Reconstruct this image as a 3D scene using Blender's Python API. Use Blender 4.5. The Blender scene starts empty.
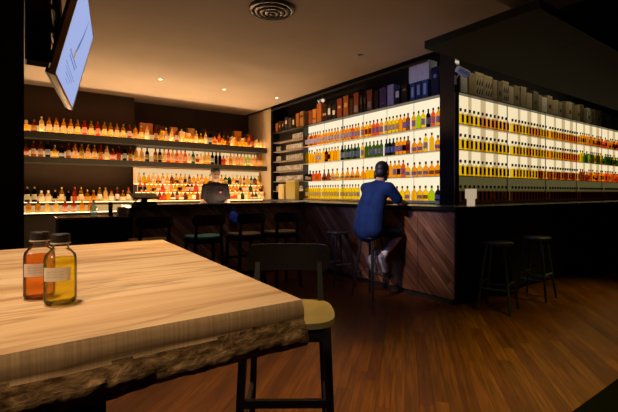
import bpy, bmesh, math, random
from mathutils import Vector, Matrix
random.seed(7)
SC = bpy.context.scene
C = SC.collection
PI = math.pi

# ------------------------------------------------------------------ camera
cam_d = bpy.data.cameras.new('camera')
cam = bpy.data.objects.new('camera', cam_d); C.objects.link(cam)
cam.location = (0, 0, 1.255)
cam.rotation_euler = (PI/2, 0, -math.radians(35.73))
cam_d.sensor_width = 36.0
cam_d.lens = 36.0*406/618
cam_d.shift_y = -13/618
cam_d.clip_start = 0.05
SC.camera = cam

# ------------------------------------------------------------------ world, exposure
w = bpy.data.worlds.new('world'); SC.world = w; w.use_nodes = True
w.node_tree.nodes['Background'].inputs[0].default_value = (0.5, 0.4, 0.35, 1)
w.node_tree.nodes['Background'].inputs[1].default_value = 0.003
SC.view_settings.view_transform = 'Standard'
SC.view_settings.look = 'None'
SC.view_settings.gamma = 1.0
SC.view_settings.exposure = 0.0
SC.view_settings.use_curve_mapping = False
SC.cycles.max_bounces = 10
SC.cycles.transparent_max_bounces = 24
SC.cycles.use_denoising = True

# ------------------------------------------------------------------ lights of the room, with added fill lights
def spot(name, loc, target, energy, color, angle, blend=0.6, radius=0.05):
    l = bpy.data.lights.new(name, 'SPOT'); l.energy = energy; l.color = color
    l.spot_size = math.radians(angle); l.spot_blend = blend; l.shadow_soft_size = radius
    o = bpy.data.objects.new(name, l); C.objects.link(o); o.location = loc
    o.rotation_euler = (Vector(target)-Vector(loc)).to_track_quat('-Z', 'Y').to_euler()
    return o
def area(name, loc, target, energy, color, sx, sy):
    l = bpy.data.lights.new(name, 'AREA'); l.energy = energy; l.color = color
    l.shape = 'RECTANGLE'; l.size = sx; l.size_y = sy
    o = bpy.data.objects.new(name, l); C.objects.link(o); o.location = loc
    o.rotation_euler = (Vector(target)-Vector(loc)).to_track_quat('-Z', 'Y').to_euler()
    return o
WARM = (1.0, 0.72, 0.42)
spot('table_spotlight', (-2.0, -0.35, 3.0), (0.02, 1.10, 1.05), 230, (1.0, 0.76, 0.50), 34, 0.8, 0.09)
spot('table_fill_light', (-0.15, 1.15, 3.3), (0.0, 1.25, 1.05), 250, (1.0, 0.82, 0.61), 50, 0.9, 0.12)  # added overhead fill: brightens the tabletop, leaves its front edge darker
spot('floor_spotlight', (1.75, 0.9, 3.3), (1.75, 1.45, 0.0), 420, (1.0, 0.78, 0.12), 52, 1.0, 0.15)
spot('floor_spotlight', (3.4, 0.7, 3.3), (3.4, 1.2, 0.0), 480, (1.0, 0.88, 0.05), 52, 1.0, 0.15)
spot('floor_spotlight', (5.6, 0.9, 3.3), (5.6, 1.5, 0.0), 330, (1.0, 0.84, 0.07), 52, 1.0, 0.15)
spot('passage_spotlight', (0.9, 2.2, 3.3), (0.9, 2.4, 0.0), 380, (1.0, 0.62, 0.22), 56, 1.0, 0.12)
spot('blue_fill_light', (0.9, 2.0, 3.2), (3.55, 3.7, 1.0), 35, (0.04, 0.16, 1.0), 40, 0.8, 0.1)  # added blue fill on the seated person, on top of the television's light
spot('screen_light', (0.62, 3.55, 2.25), (4.8, 3.9, 1.7), 170, (0.22, 0.36, 1.0), 60, 0.8, 0.25)
spot('bar_front_spotlight', (0.7, 3.0, 3.2), (3.95, 3.5, 0.72), 460, (1.0, 0.70, 0.52), 27, 1.0, 0.1)
spot('carton_fill_light', (2.2, 6.0, 3.2), (5.3, 6.7, 2.65), 230, (1.0, 0.70, 0.42), 46, 1.0, 0.08)  # unseen fill added to brighten the cartons over the lit display
spot('bar_end_fill_light', (2.3, 4.7, 3.3), (2.5, 5.62, 0.85), 45, (1.0, 0.66, 0.48), 62, 1.0, 0.08)  # added with no known lamp there; lifts the bar front and chair seats
area('hall_carton_fill', (7.6, 3.27, 3.33), (7.6, 3.62, 2.9), 5, (1.0, 0.85, 0.58), 4.6, 0.04)  # made-up strip hidden behind the canopy, lights the cream display's cartons
area('bartender_fill_light', (2.75, 6.12, 1.02), (2.75, 6.7, 1.6), 32, (1.0, 0.70, 0.46), 2.0, 0.05)  # fill added under the countertop for the bartender's face
area('ceiling_fill_light', (2.6, 8.66, 0.95), (2.6, 8.2, 3.38), 125, (1.0, 0.66, 0.36), 5.0, 0.2)  # added upward fill that brightens the rear ceiling and shelf fronts
area('shelf_fill_light', (2.6, 9.21, 2.41), (2.6, 8.0, 3.38), 14, (1.0, 0.62, 0.30), 5.2, 0.04)  # extra unseen strip, added to light the ceiling near the back wall
# ------------------------------------------------------------------ materials
def lin(c):
    if isinstance(c, str):
        c = tuple(int(c[i:i+2], 16)/255 for i in (0, 2, 4))
        c = tuple(v/12.92 if v <= 0.04045 else ((v+0.055)/1.055)**2.4 for v in c)
    return (c[0], c[1], c[2], 1)
MC = {}
def mat(name, col=(0.5, 0.5, 0.5), rough=0.5, metal=0.0, spec=0.5, noise=0.0, nscale=8.0, bump=0.0):
    if name in MC: return MC[name]
    m = bpy.data.materials.new(name); m.use_nodes = True
    nt = m.node_tree; b = nt.nodes['Principled BSDF']
    col = lin(col)
    b.inputs['Base Color'].default_value = col
    b.inputs['Roughness'].default_value = rough
    b.inputs['Metallic'].default_value = metal
    b.inputs['Specular IOR Level'].default_value = spec
    if noise or bump:
        tc = nt.nodes.new('ShaderNodeTexCoord'); n = nt.nodes.new('ShaderNodeTexNoise')
        n.inputs['Scale'].default_value = nscale; n.inputs['Detail'].default_value = 6
        nt.links.new(tc.outputs['Object'], n.inputs['Vector'])
        if noise:
            r = nt.nodes.new('ShaderNodeValToRGB')
            r.color_ramp.elements[0].position = 0.3; r.color_ramp.elements[1].position = 0.7
            r.color_ramp.elements[0].color = tuple(v*(1-noise) for v in col[:3])+(1,)
            r.color_ramp.elements[1].color = tuple(min(1, v*(1+noise)) for v in col[:3])+(1,)
            nt.links.new(n.outputs['Fac'], r.inputs[0]); nt.links.new(r.outputs[0], b.inputs['Base Color'])
        if bump:
            bp = nt.nodes.new('ShaderNodeBump'); bp.inputs['Strength'].default_value = bump
            bp.inputs['Distance'].default_value = 0.01
            nt.links.new(n.outputs['Fac'], bp.inputs['Height']); nt.links.new(bp.outputs[0], b.inputs['Normal'])
    MC[name] = m; return m
def emit(name, col, strength):
    if name in MC: return MC[name]
    m = bpy.data.materials.new(name); m.use_nodes = True; nt = m.node_tree
    nt.nodes.remove(nt.nodes['Principled BSDF'])
    e = nt.nodes.new('ShaderNodeEmission'); e.inputs[0].default_value = lin(col); e.inputs[1].default_value = strength
    nt.links.new(e.outputs[0], nt.nodes['Material Output'].inputs[0])
    MC[name] = m; return m
def liquor(name, col, trans=0.3, gloss=0.08):
    """coloured bottle glass: see-through tint, some scatter, glossy skin"""
    if name in MC: return MC[name]
    m = bpy.data.materials.new(name); m.use_nodes = True; nt = m.node_tree
    nt.nodes.remove(nt.nodes['Principled BSDF'])
    col = lin(col)
    t = nt.nodes.new('ShaderNodeBsdfTransparent'); t.inputs[0].default_value = col
    s = nt.nodes.new('ShaderNodeBsdfTranslucent'); s.inputs[0].default_value = tuple(v*v for v in col[:3])+(1,)
    d = nt.nodes.new('ShaderNodeBsdfDiffuse'); d.inputs[0].default_value = tuple(v*v for v in col[:3])+(1,)
    a = nt.nodes.new('ShaderNodeMixShader'); a.inputs[0].default_value = 0.35
    nt.links.new(s.outputs[0], a.inputs[1]); nt.links.new(d.outputs[0], a.inputs[2])
    b = nt.nodes.new('ShaderNodeMixShader'); b.inputs[0].default_value = trans
    nt.links.new(t.outputs[0], b.inputs[1]); nt.links.new(a.outputs[0], b.inputs[2])
    g = nt.nodes.new('ShaderNodeBsdfGlossy'); g.inputs['Roughness'].default_value = 0.12
    lw = nt.nodes.new('ShaderNodeLayerWeight'); lw.inputs[0].default_value = gloss
    c = nt.nodes.new('ShaderNodeMixShader')
    nt.links.new(lw.outputs['Fresnel'], c.inputs[0]); nt.links.new(b.outputs[0], c.inputs[1]); nt.links.new(g.outputs[0], c.inputs[2])
    nt.links.new(c.outputs[0], nt.nodes['Material Output'].inputs[0])
    MC[name] = m; return m
def paper(name, col, tl=0.4):
    if name in MC: return MC[name]
    m = bpy.data.materials.new(name); m.use_nodes = True; nt = m.node_tree
    nt.nodes.remove(nt.nodes['Principled BSDF'])
    d = nt.nodes.new('ShaderNodeBsdfDiffuse'); d.inputs[0].default_value = lin(col)
    s = nt.nodes.new('ShaderNodeBsdfTranslucent'); s.inputs[0].default_value = lin(col)
    b = nt.nodes.new('ShaderNodeMixShader'); b.inputs[0].default_value = tl
    nt.links.new(d.outputs[0], b.inputs[1]); nt.links.new(s.outputs[0], b.inputs[2])
    nt.links.new(b.outputs[0], nt.nodes['Material Output'].inputs[0])
    MC[name] = m; return m
def planks(name, along, across, width, length, cols, rough=0.4, grain=0.35, gap=0.03, seam=0.5, bump=0.15, spec=0.4):
    """boards laid along one direction, each with its own tone"""
    if name in MC: return MC[name]
    m = bpy.data.materials.new(name); m.use_nodes = True; nt = m.node_tree
    b = nt.nodes['Principled BSDF']; b.inputs['Roughness'].default_value = rough
    b.inputs['Specular IOR Level'].default_value = spec
    L = nt.links.new
    def math_(op, a, bb=None):
        n = nt.nodes.new('ShaderNodeMath'); n.operation = op
        for i, v in enumerate((a, bb)):
            if v is None: continue
            if isinstance(v, (int, float)): n.inputs[i].default_value = v
            else: L(v, n.inputs[i])
        return n.outputs[0]
    def dot(v):
        n = nt.nodes.new('ShaderNodeVectorMath'); n.operation = 'DOT_PRODUCT'
        n.inputs[1].default_value = v; L(tc.outputs['Object'], n.inputs[0]); return n.outputs['Value']
    tc = nt.nodes.new('ShaderNodeTexCoord')
    u = dot(across); v = dot(along)
    us = math_('DIVIDE', u, width); row = math_('FLOOR', us); uf = math_('FRACT', us)
    off = nt.nodes.new('ShaderNodeTexWhiteNoise'); off.noise_dimensions = '1D'; L(row, off.inputs['W'])
    vs = math_('ADD', math_('DIVIDE', v, length), off.outputs['Value']); col = math_('FLOOR', vs); vf = math_('FRACT', vs)
    cid = nt.nodes.new('ShaderNodeCombineXYZ'); L(row, cid.inputs[0]); L(col, cid.inputs[1])
    wn = nt.nodes.new('ShaderNodeTexWhiteNoise'); wn.noise_dimensions = '2D'; L(cid.outputs[0], wn.inputs['Vector'])
    ramp = nt.nodes.new('ShaderNodeValToRGB')
    while len(ramp.color_ramp.elements) < len(cols): ramp.color_ramp.elements.new(0.5)
    for i, c in enumerate(cols):
        ramp.color_ramp.elements[i].position = i/(len(cols)-1); ramp.color_ramp.elements[i].color = lin(c)
    L(wn.outputs['Value'], ramp.inputs[0])
    gc = nt.nodes.new('ShaderNodeCombineXYZ')
    L(math_('MULTIPLY', u, 60.0), gc.inputs[0]); L(math_('MULTIPLY', v, 3.0), gc.inputs[1]); L(math_('MULTIPLY', wn.outputs['Value'], 30.0), gc.inputs[2])
    ns = nt.nodes.new('ShaderNodeTexNoise'); ns.inputs['Scale'].default_value = 1.0; ns.inputs['Detail'].default_value = 5; L(gc.outputs[0], ns.inputs['Vector'])
    gr = nt.nodes.new('ShaderNodeMapRange'); gr.inputs[1].default_value = 0.3; gr.inputs[2].default_value = 0.7
    gr.inputs[3].default_value = 1-grain; gr.inputs[4].default_value = 1+grain*0.6; L(ns.outputs['Fac'], gr.inputs[0])
    edge = math_('MULTIPLY', math_('GREATER_THAN', uf, gap), math_('GREATER_THAN', vf, gap*width/length))
    ef = nt.nodes.new('ShaderNodeMapRange'); ef.inputs[3].default_value = seam; ef.inputs[4].default_value = 1.0; L(edge, ef.inputs[0])
    k = math_('MULTIPLY', gr.outputs[0], ef.outputs[0])
    mx = nt.nodes.new('ShaderNodeVectorMath'); mx.operation = 'SCALE'; L(ramp.outputs[0], mx.inputs[0]); L(k, mx.inputs['Scale'])
    L(mx.outputs[0], b.inputs['Base Color'])
    bp = nt.nodes.new('ShaderNodeBump'); bp.inputs['Strength'].default_value = bump; bp.inputs['Distance'].default_value = 0.004
    L(k, bp.inputs['Height']); L(bp.outputs[0], b.inputs['Normal'])
    MC[name] = m; return m

# ------------------------------------------------------------------ shape helpers
def new(): return bmesh.new()
def box(bm, x0, x1, y0, y1, z0, z1, bev=0.0):
    r = bmesh.ops.create_cube(bm, size=1.0); vs = r['verts']
    for v in vs:
        v.co = Vector(((x0+x1)/2+v.co.x*(x1-x0), (y0+y1)/2+v.co.y*(y1-y0), (z0+z1)/2+v.co.z*(z1-z0)))
    if bev:
        es = list({e for v in vs for e in v.link_edges})
        bmesh.ops.bevel(bm, geom=es, offset=bev, segments=2, affect='EDGES', profile=0.5)
    return bm
def lathe(bm, prof, seg=14, cx=0, cy=0, cz=0, a0=0, a1=2*PI, cap=True, power=2.0):
    full = abs(a1-a0-2*PI) < 1e-6
    n = seg if full else seg+1
    rings = []
    for r, z in prof:
        ring = []
        for i in range(n):
            a = a0+(a1-a0)*i/seg
            ca, sa = math.cos(a), math.sin(a)
            k = 1.0 if power == 2 else (abs(ca)**power+abs(sa)**power)**(-1/power)
            ring.append(bm.verts.new((cx+r*k*ca, cy+r*k*sa, cz+z)))
        rings.append(ring)
    for a, b in zip(rings, rings[1:]):
        for i in range(n if full else n-1):
            j = (i+1) % n
            bm.faces.new((a[i], a[j], b[j], b[i]))
    if cap and full:
        bm.faces.new(list(reversed(rings[0]))); bm.faces.new(rings[-1])
    return bm
def tube(bm, p0, p1, r0, r1=None, seg=8):
    p0, p1 = Vector(p0), Vector(p1); r1 = r0 if r1 is None else r1
    d = p1-p0; q = d.to_track_quat('Z', 'Y')
    a = [bm.verts.new(p0+q@Vector((r0*math.cos(2*PI*i/seg), r0*math.sin(2*PI*i/seg), 0))) for i in range(seg)]
    b = [bm.verts.new(p1+q@Vector((r1*math.cos(2*PI*i/seg), r1*math.sin(2*PI*i/seg), 0))) for i in range(seg)]
    for i in range(seg):
        j = (i+1) % seg; bm.faces.new((a[i], a[j], b[j], b[i]))
    bm.faces.new(list(reversed(a))); bm.faces.new(b)
    return bm
def bar(bm, p0, p1, w, d, w1=None, d1=None):
    """rectangular bar between two points, w across x, d across y at each end"""
    w1 = w if w1 is None else w1; d1 = d if d1 is None else d1
    p0, p1 = Vector(p0), Vector(p1)
    c = ((-1, -1), (1, -1), (1, 1), (-1, 1))
    dv = (p1-p0).normalized()
    if abs(dv.z) > 0.7: X, Y = Vector((1, 0, 0)), Vector((0, 1, 0))
    else: X, Y = dv.cross(Vector((0, 0, 1))).normalized(), Vector((0, 0, 1))
    a = [bm.verts.new(p0+X*sx*w/2+Y*sy*d/2) for sx, sy in c]
    b = [bm.verts.new(p1+X*sx*w1/2+Y*sy*d1/2) for sx, sy in c]
    for i in range(4):
        j = (i+1) % 4; bm.faces.new((a[i], a[j], b[j], b[i]))
    bm.faces.new(list(reversed(a))); bm.faces.new(b)
    return bm
def ball(bm, c, r, seg=12, rot=None):
    r = (r, r, r) if isinstance(r, (int, float)) else r
    M = Matrix.Translation(Vector(c)) @ (rot.to_4x4() if rot is not None else Matrix.Identity(4)) @ Matrix.Diagonal((r[0], r[1], r[2], 1))
    bmesh.ops.create_uvsphere(bm, u_segments=seg, v_segments=max(6, seg*2//3), radius=1.0, matrix=M)
    return bm
def limb(bm, pts, radii, seg=12):
    for (p, q, a, b) in zip(pts, pts[1:], radii, radii[1:]):
        tube(bm, p, q, a, b, seg)
    for p, r in zip(pts, radii): ball(bm, p, r, seg)
    return bm
def finish(name, bm, m, parent=None, smooth=False, loc=None, rotz=0):
    bmesh.ops.recalc_face_normals(bm, faces=bm.faces[:])
    me = bpy.data.meshes.new(name); bm.to_mesh(me); bm.free()
    if m is not None:
        for x in (m if isinstance(m, (list, tuple)) else [m]): me.materials.append(x)
    if smooth:
        for p in me.polygons: p.use_smooth = True
    o = bpy.data.objects.new(name, me); C.objects.link(o)
    if parent is not None: o.parent = parent
    if loc is not None: o.location = loc
    o.rotation_euler[2] = rotz
    return o
def smooth_by_angle(o, ang=40):
    me = o.data
    for p in me.polygons: p.use_smooth = True
    bm = bmesh.new(); bm.from_mesh(me)
    for e in bm.edges:
        if len(e.link_faces) == 2 and e.calc_face_angle(0) > math.radians(ang): e.smooth = False
    bm.to_mesh(me); bm.free()
    return o
def remeshed(name, bm, m, parent, voxel=0.01, it=4, fac=0.5):
    me = bpy.data.meshes.new(name+'_raw'); bm.to_mesh(me); bm.free()
    t = bpy.data.objects.new(name+'_raw', me); C.objects.link(t)
    r = t.modifiers.new('r', 'REMESH'); r.mode = 'VOXEL'; r.voxel_size = voxel
    s = t.modifiers.new('s', 'SMOOTH'); s.factor = fac; s.iterations = it
    dg = bpy.context.evaluated_depsgraph_get(); dg.update()
    out = bpy.data.meshes.new_from_object(t.evaluated_get(dg))
    bpy.data.objects.remove(t); bpy.data.meshes.remove(me)
    out.name = name; out.materials.clear(); out.materials.append(m)
    for p in out.polygons: p.use_smooth = True
    o = bpy.data.objects.new(name, out); C.objects.link(o)
    if parent is not None: o.parent = parent
    return o
def tag(o, label, cat, group=None, kind=None):
    o['label'] = label; o['category'] = cat
    if group: o['group'] = group
    if kind: o['kind'] = kind
    return o
def thing(name, label, cat, loc=(0, 0, 0), rotz=0, group=None):
    o = bpy.data.objects.new(name, None); C.objects.link(o)
    o.empty_display_size = 0.1
    o.location = loc; o.rotation_euler = (0, 0, rotz)
    return tag(o, label, cat, group)
def struct(name, bm, m, smooth=False):
    o = finish(name, bm, m, None, smooth); o['kind'] = 'structure'; return o
def dup(root, loc, rotz, label, group=None):
    r = root.copy(); C.objects.link(r); r.location = loc; r.rotation_euler = (0, 0, rotz)
    r['label'] = label
    if group: r['group'] = group
    for ch in list(root.children):
        c = ch.copy(); C.objects.link(c); c.parent = r
        for g in ch.children:
            d = g.copy(); C.objects.link(d); d.parent = c
    return r
ORD = ['first', 'second', 'third', 'fourth', 'fifth', 'sixth', 'seventh', 'eighth', 'ninth', 'tenth', 'eleventh', 'twelfth', 'thirteenth',
       'fourteenth', 'fifteenth', 'sixteenth', 'seventeenth', 'eighteenth', 'nineteenth', 'twentieth']
ORD += ['twenty-'+x for x in ORD[:9]]+['thirtieth']+['thirty-'+x for x in ORD[:9]]+['fortieth']+['forty-'+x for x in ORD[:9]]

# ------------------------------------------------------------------ the room
M_floor = planks('floor_boards', (0.755, 0.655, 0), (-0.655, 0.755, 0), 0.085, 1.3,
                 ['41200a', '50280b', '5c340e', '48240a', '56300c'], rough=0.36, grain=0.5, gap=0.04, seam=0.3, spec=0.35)
M_ceil = mat('ceiling_paint', (0.46, 0.36, 0.27), 0.9, spec=0.1, noise=0.05, nscale=1.2)
M_dark = mat('dark_paint', (0.012, 0.011, 0.011), 0.7, spec=0.2)
M_brown = mat('brown_wall', (0.045, 0.027, 0.015), 0.75, spec=0.15, noise=0.08, nscale=3)
M_beige = mat('beige_wall', (0.50, 0.38, 0.24), 0.8, spec=0.1)
M_blackmatte = mat('black_matte', (0.006, 0.006, 0.007), 0.9, spec=0.03)

struct('floor', box(new(), -3.2, 13.2, -2.2, 10.2, -0.1, 0.0), M_floor)
struct('ceiling', box(new(), -3.2, 5.08, -2.2, 10.2, 3.38, 3.5), M_ceil)
struct('ceiling_hall', box(new(), 5.08, 13.2, -2.2, 10.2, 3.5, 3.6), M_dark)
struct('wall_back', box(new(), 2.13, 5.7, 10.05, 10.2, 0, 3.38), M_brown)
struct('wall_back_block', box(new(), -3.2, 2.13, 9.65, 10.2, 0, 3.38), M_brown)
struct('wall_side', box(new(), 5.18, 5.36, 8.84, 10.05, 0, 3.38), M_beige)
struct('wall_left', box(new(), -3.2, -3.05, -2.2, 9.65, 0, 3.38), M_dark)
struct('wall_front', box(new(), -3.05, 13.2, -2.2, -2.05, 0, 3.5), M_dark)
struct('wall_right', box(new(), 13.05, 13.2, -2.05, 10.2, 0, 3.5), M_dark)
struct('wall_display', box(new(), 5.62, 5.7, 3.92, 10.05, 0, 3.5), M_dark)
struct('wall_display_hall', box(new(), 5.7, 13.05, 3.92, 4.0, 0, 3.5), M_dark)
# the big black pillar by the table
struct('wall_pillar', box(new(), -0.9, 0.027, 2.3, 2.7, 0, 3.38), M_blackmatte)
# corner post between the two lit displays
M_gloss = mat('black_gloss', (0.008, 0.009, 0.012), 0.12, spec=0.6)
M_bronze = mat('bronze_trim', (0.10, 0.06, 0.035), 0.35, metal=0.6)
struct('trim_1', box(new(), 5.18, 5.285, 3.56, 3.825, 0, 3.5, 0.004), M_gloss)
struct('trim_2', box(new(), 5.175, 5.20, 3.553, 3.575, 1.06, 2.72), M_bronze)
struct('trim_3', box(new(), 5.18, 5.30, 8.74, 8.84, 0, 3.38), M_blackmatte)
# lower canopy over the far side of the bar
M_canopy = mat('canopy_paint', (0.03, 0.03, 0.016), 0.85, spec=0.15)
can = bmesh.new(); box(can, 4.0, 13.05, 1.84, 3.17, 3.0, 3.09)
struct('ceiling_canopy', can, M_canopy)
sm = bmesh.new(); box(sm, 5.30, 5.31, 1.86, 3.15, 2.9985, 3.0); struct('trim_4', sm, M_dark)
mt = finish('floor_mat', box(new(), 1.4, 9.0, -1.6, 1.0, 0.0, 0.012), mat('mat_black', (0.0025, 0.0022, 0.003), 0.95, spec=0.02, bump=0.4, nscale=200))
tag(mt, 'black floor mat along the edge of the wooden floor', 'mat')

# ------------------------------------------------------------------ the bar
M_diag = planks('diagonal_boards', (0, -0.7071, -0.7071), (0, 0.7071, -0.7071), 0.075, 3.0,
                ['44281a', '664430', '8c664c', '50301f', '7a543e', '5a3826'], rough=0.5, grain=0.7, gap=0.07, seam=0.35, spec=0.3)
M_diag2 = planks('diagonal_boards_facing', (0.7071, 0, -0.7071), (-0.7071, 0, -0.7071), 0.075, 3.0,
                 ['44281a', '664430', '8c664c', '50301f', '7a543e', '5a3826'], rough=0.5, grain=0.7, gap=0.07, seam=0.35, spec=0.3)
M_top = mat('counter_black', (0.014, 0.012, 0.011), 0.22, spec=0.5, noise=0.2, nscale=30)
M_kick = mat('kick_black', (0.01, 0.01, 0.012), 0.6)
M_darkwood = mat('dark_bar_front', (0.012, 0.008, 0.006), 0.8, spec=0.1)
bar_t = thing('bar_counter', 'long bar counter with dark top and diagonal timber cladding', 'bar', (3.95, 2.715, 0))
bx0 = (-3.95, -2.715)
def bbox(bm, x0, x1, y0, y1, z0, z1, bev=0): return box(bm, x0+bx0[0], x1+bx0[0], y0+bx0[1], y1+bx0[1], z0, z1, bev)
tp = bmesh.new()
pts = [(3.90, 2.665), (13.0, 2.665), (13.0, 3.25), (4.50, 3.25), (4.50, 6.15), (1.19, 6.15), (1.19, 5.56), (3.90, 5.56)]
lo = [tp.verts.new((x+bx0[0], y+bx0[1], 1.06)) for x, y in pts]; hi = [tp.verts.new((x+bx0[0], y+bx0[1], 1.10)) for x, y in pts]
tp.faces.new(list(reversed(lo))); tp.faces.new(hi)
for i in range(8): tp.faces.new((lo[i], lo[(i+1) % 8], hi[(i+1) % 8], hi[i]))
finish('countertop', tp, M_top, bar_t)
ys = [2.72, 3.23, 4.03, 4.83, 5.63]
for a, b in zip(ys, ys[1:]):
    finish('cladding_panel', bbox(new(), 3.95, 4.0, a+0.003, b-0.003, 0.06, 1.06), M_diag, bar_t)
xs = [1.22, 2.13, 3.04, 3.945]
for a, b in zip(xs, xs[1:]):
    finish('cladding_panel', bbox(new(), a+0.003, b-0.003, 5.61, 5.66, 0.06, 1.06), M_diag2, bar_t)
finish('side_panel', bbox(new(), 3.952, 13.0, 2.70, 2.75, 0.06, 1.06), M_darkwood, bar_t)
finish('side_panel', bbox(new(), 1.19, 1.22, 5.61, 6.1, 0.0, 1.06), M_darkwood, bar_t)
finish('back_panel', bbox(new(), 4.40, 4.44, 3.2, 6.1, 0.0, 1.06), M_darkwood, bar_t)
finish('plinth', bbox(new(), 3.97, 4.0, 2.76, 5.66, 0.0, 0.06), M_kick, bar_t)
finish('plinth', bbox(new(), 1.22, 3.97, 5.63, 5.66, 0.0, 0.06), M_kick, bar_t)
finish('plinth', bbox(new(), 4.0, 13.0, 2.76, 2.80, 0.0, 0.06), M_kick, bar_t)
lowc = thing('service_counter', 'lower black service counter continuing the bar beside the terminal', 'counter', (0.79, 5.85, 0))
finish('worktop', box(new(), -0.40, 0.39, -0.25, 0.25, 0.93, 0.96, 0.004), mat('steel_top', (0.25, 0.2, 0.16), 0.25, metal=0.8), lowc)
finish('carcass', box(new(), -0.39, 0.38, -0.24, 0.24, 0.0, 0.93), M_darkwood, lowc)

# ------------------------------------------------------------------ lit displays
M_lightL = emit('light_panel_warm', (1.0, 0.86, 0.60), 1.0)
M_lightR = emit('light_panel_cream', (1.0, 0.82, 0.50), 0.92)
M_acryl = mat('acrylic_shelf', (0.75, 0.62, 0.42), 0.3, spec=0.4)
M_strip = mat('display_upright', (0.5, 0.42, 0.28), 0.5)
M_frame = mat('display_frame', (0.02, 0.016, 0.013), 0.4)
RZ = [2.283, 1.904, 1.515, 1.134]
TOPZ = 2.752
dl = thing('display_cabinet', 'backlit bottle display behind the seated person', 'display cabinet', (5.18, 3.83, 0))
def L_(bm, x0, x1, y0, y1, z0, z1): return box(bm, x0-5.18, x1-5.18, y0-3.83, y1-3.83, z0, z1)
finish('light_panel', L_(new(), 5.325, 5.34, 3.84, 7.43, 1.134, 2.738), M_lightL, dl)
finish('base_cabinet', L_(new(), 5.18, 5.62, 3.835, 7.435, 0, 1.09), M_darkwood, dl)
finish('back_board', L_(new(), 5.342, 5.38, 3.835, 7.435, 1.09, 2.738), M_frame, dl)
finish('display_top', L_(new(), 5.175, 5.61, 3.835, 7.435, 2.74, TOPZ), M_frame, dl)
for z in RZ[:3]+[1.134]:
    finish('shelf', L_(new(), 5.185, 5.324, 3.84, 7.425, z-0.010 if z > 1.2 else 1.09, z), M_acryl, dl)
for i in range(7):
    y = 3.83+0.6*i
    m_ = M_frame if i in (4, 6) else M_acryl
    wd = 0.010 if i in (4, 6) else 0.003
    finish('divider', L_(new(), 5.318 if i not in (6,) else 5.185, 5.324, max(y-wd, 3.836), min(y+wd, 7.436), 1.135, 2.737), m_, dl)
dr = thing('display_cabinet', 'cream backlit bottle display running along the unlit side of the bar', 'display cabinet', (5.29, 3.56, 0))
def R_(bm, x0, x1, y0, y1, z0, z1): return box(bm, x0-5.29, x1-5.29, y0-3.56, y1-3.56, z0, z1)
MODX = [5.29, 6.784, 8.165, 9.54, 10.9, 12.25, 13.0]
for i in range(6):
    finish('light_panel', R_(new(), MODX[i]+0.002, MODX[i+1]-0.002, 3.65, 3.66, 1.52, 2.733), M_lightR, dr)
M_dimpanel = emit('dim_panel', (0.5, 0.42, 0.15), 0.16)
finish('base_panel', R_(new(), 5.30, 13.0, 3.65, 3.66, 1.12, 1.51), M_dimpanel, dr)
finish('base_cabinet', R_(new(), 5.63, 13.0, 3.56, 3.90, 0, 1.10), M_darkwood, dr)
finish('back_board', R_(new(), 5.63, 13.0, 3.665, 3.70, 1.10, 2.733), M_frame, dr)
finish('display_top', R_(new(), 5.62, 13.0, 3.555, 3.90, 2.735, TOPZ), M_frame, dr)
finish('front_plate', R_(new(), 5.29, 5.63, 3.56, 3.66, 0, 1.09), M_darkwood, dr)
finish('top_plate', R_(new(), 5.29, 5.62, 3.555, 3.83, 2.735, TOPZ), M_frame, dr)
for z in RZ:
    finish('shelf', R_(new(), 5.295, 13.0, 3.563, 3.649, z-0.010 if z > 1.2 else 1.10, z), M_acryl, dr)
for i, x in enumerate(MODX[:-1]):
    finish('divider', R_(new(), x-0.007, x+0.007, 3.64, 3.6495, 1.135, 2.73), M_frame if i in (1, 2) else M_strip, dr)
    if i < 5:
        for q in (0.27, 0.52, 0.80):  # shadow bands of the shelf supports, painted as dimmer glowing strips
            finish('shadow_band', R_(new(), x+1.34*q, x+1.34*q+(0.08 if q < 0.5 else 0.14), 3.645, 3.6495, 1.53, 2.73),
                   MC.get('shadow_band_glow') or emit('shadow_band_glow', (1.0, 0.74, 0.38), 0.55), dr)

# ------------------------------------------------------------------ bottles
LIQ = {
 'yellow': liquor('glass_yellow', (1.0, 0.84, 0.04), 0.16), 'gold': liquor('glass_gold', (1.0, 0.74, 0.05), 0.16),
 'orange': liquor('glass_orange', (1.0, 0.62, 0.05), 0.16), 'red': liquor('glass_red', (0.95, 0.34, 0.07), 0.16),
 'amber': liquor('glass_amber', (1.0, 0.70, 0.26), 0.3), 'brown': liquor('glass_brown', (0.62, 0.28, 0.09), 0.25),
 'green': liquor('glass_green', (0.25, 0.38, 0.10), 0.25), 'lime': liquor('glass_lime', (0.72, 0.86, 0.06), 0.25),
 'dark': liquor('glass_dark', (0.10, 0.08, 0.08), 0.3), 'teal': liquor('glass_dark_green', (0.12, 0.22, 0.15), 0.3),
 'clear': liquor('glass_clear', (0.97, 0.95, 0.88), 0.05), 'pale': liquor('glass_pale', (1.0, 0.86, 0.6), 0.45),
}
LAB = {'blue': paper('label_blue_lit', (0.52, 0.55, 0.88), 0.35), 'white': paper('label_white', (0.82, 0.76, 0.66), 0.4),  # blue: white paper with the blue room light put into its colour
       'black': paper('label_black', (0.012, 0.011, 0.011), 0.02), 'cream': paper('label_cream', (0.88, 0.76, 0.55), 0.5),
       'gold': paper('label_gold', (0.55, 0.35, 0.08), 0.3), 'red': paper('label_red', (0.5, 0.06, 0.03), 0.3)}
CAP = {'black': mat('cap_black', (0.01, 0.01, 0.012), 0.4), 'gold': mat('cap_gold', (0.5, 0.32, 0.1), 0.3, metal=0.7),
       'red': mat('cap_red', (0.3, 0.03, 0.02), 0.4), 'white': mat('cap_white', (0.65, 0.58, 0.48), 0.5), 'brown': mat('cap_brown', (0.12, 0.05, 0.02), 0.5)}
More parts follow.
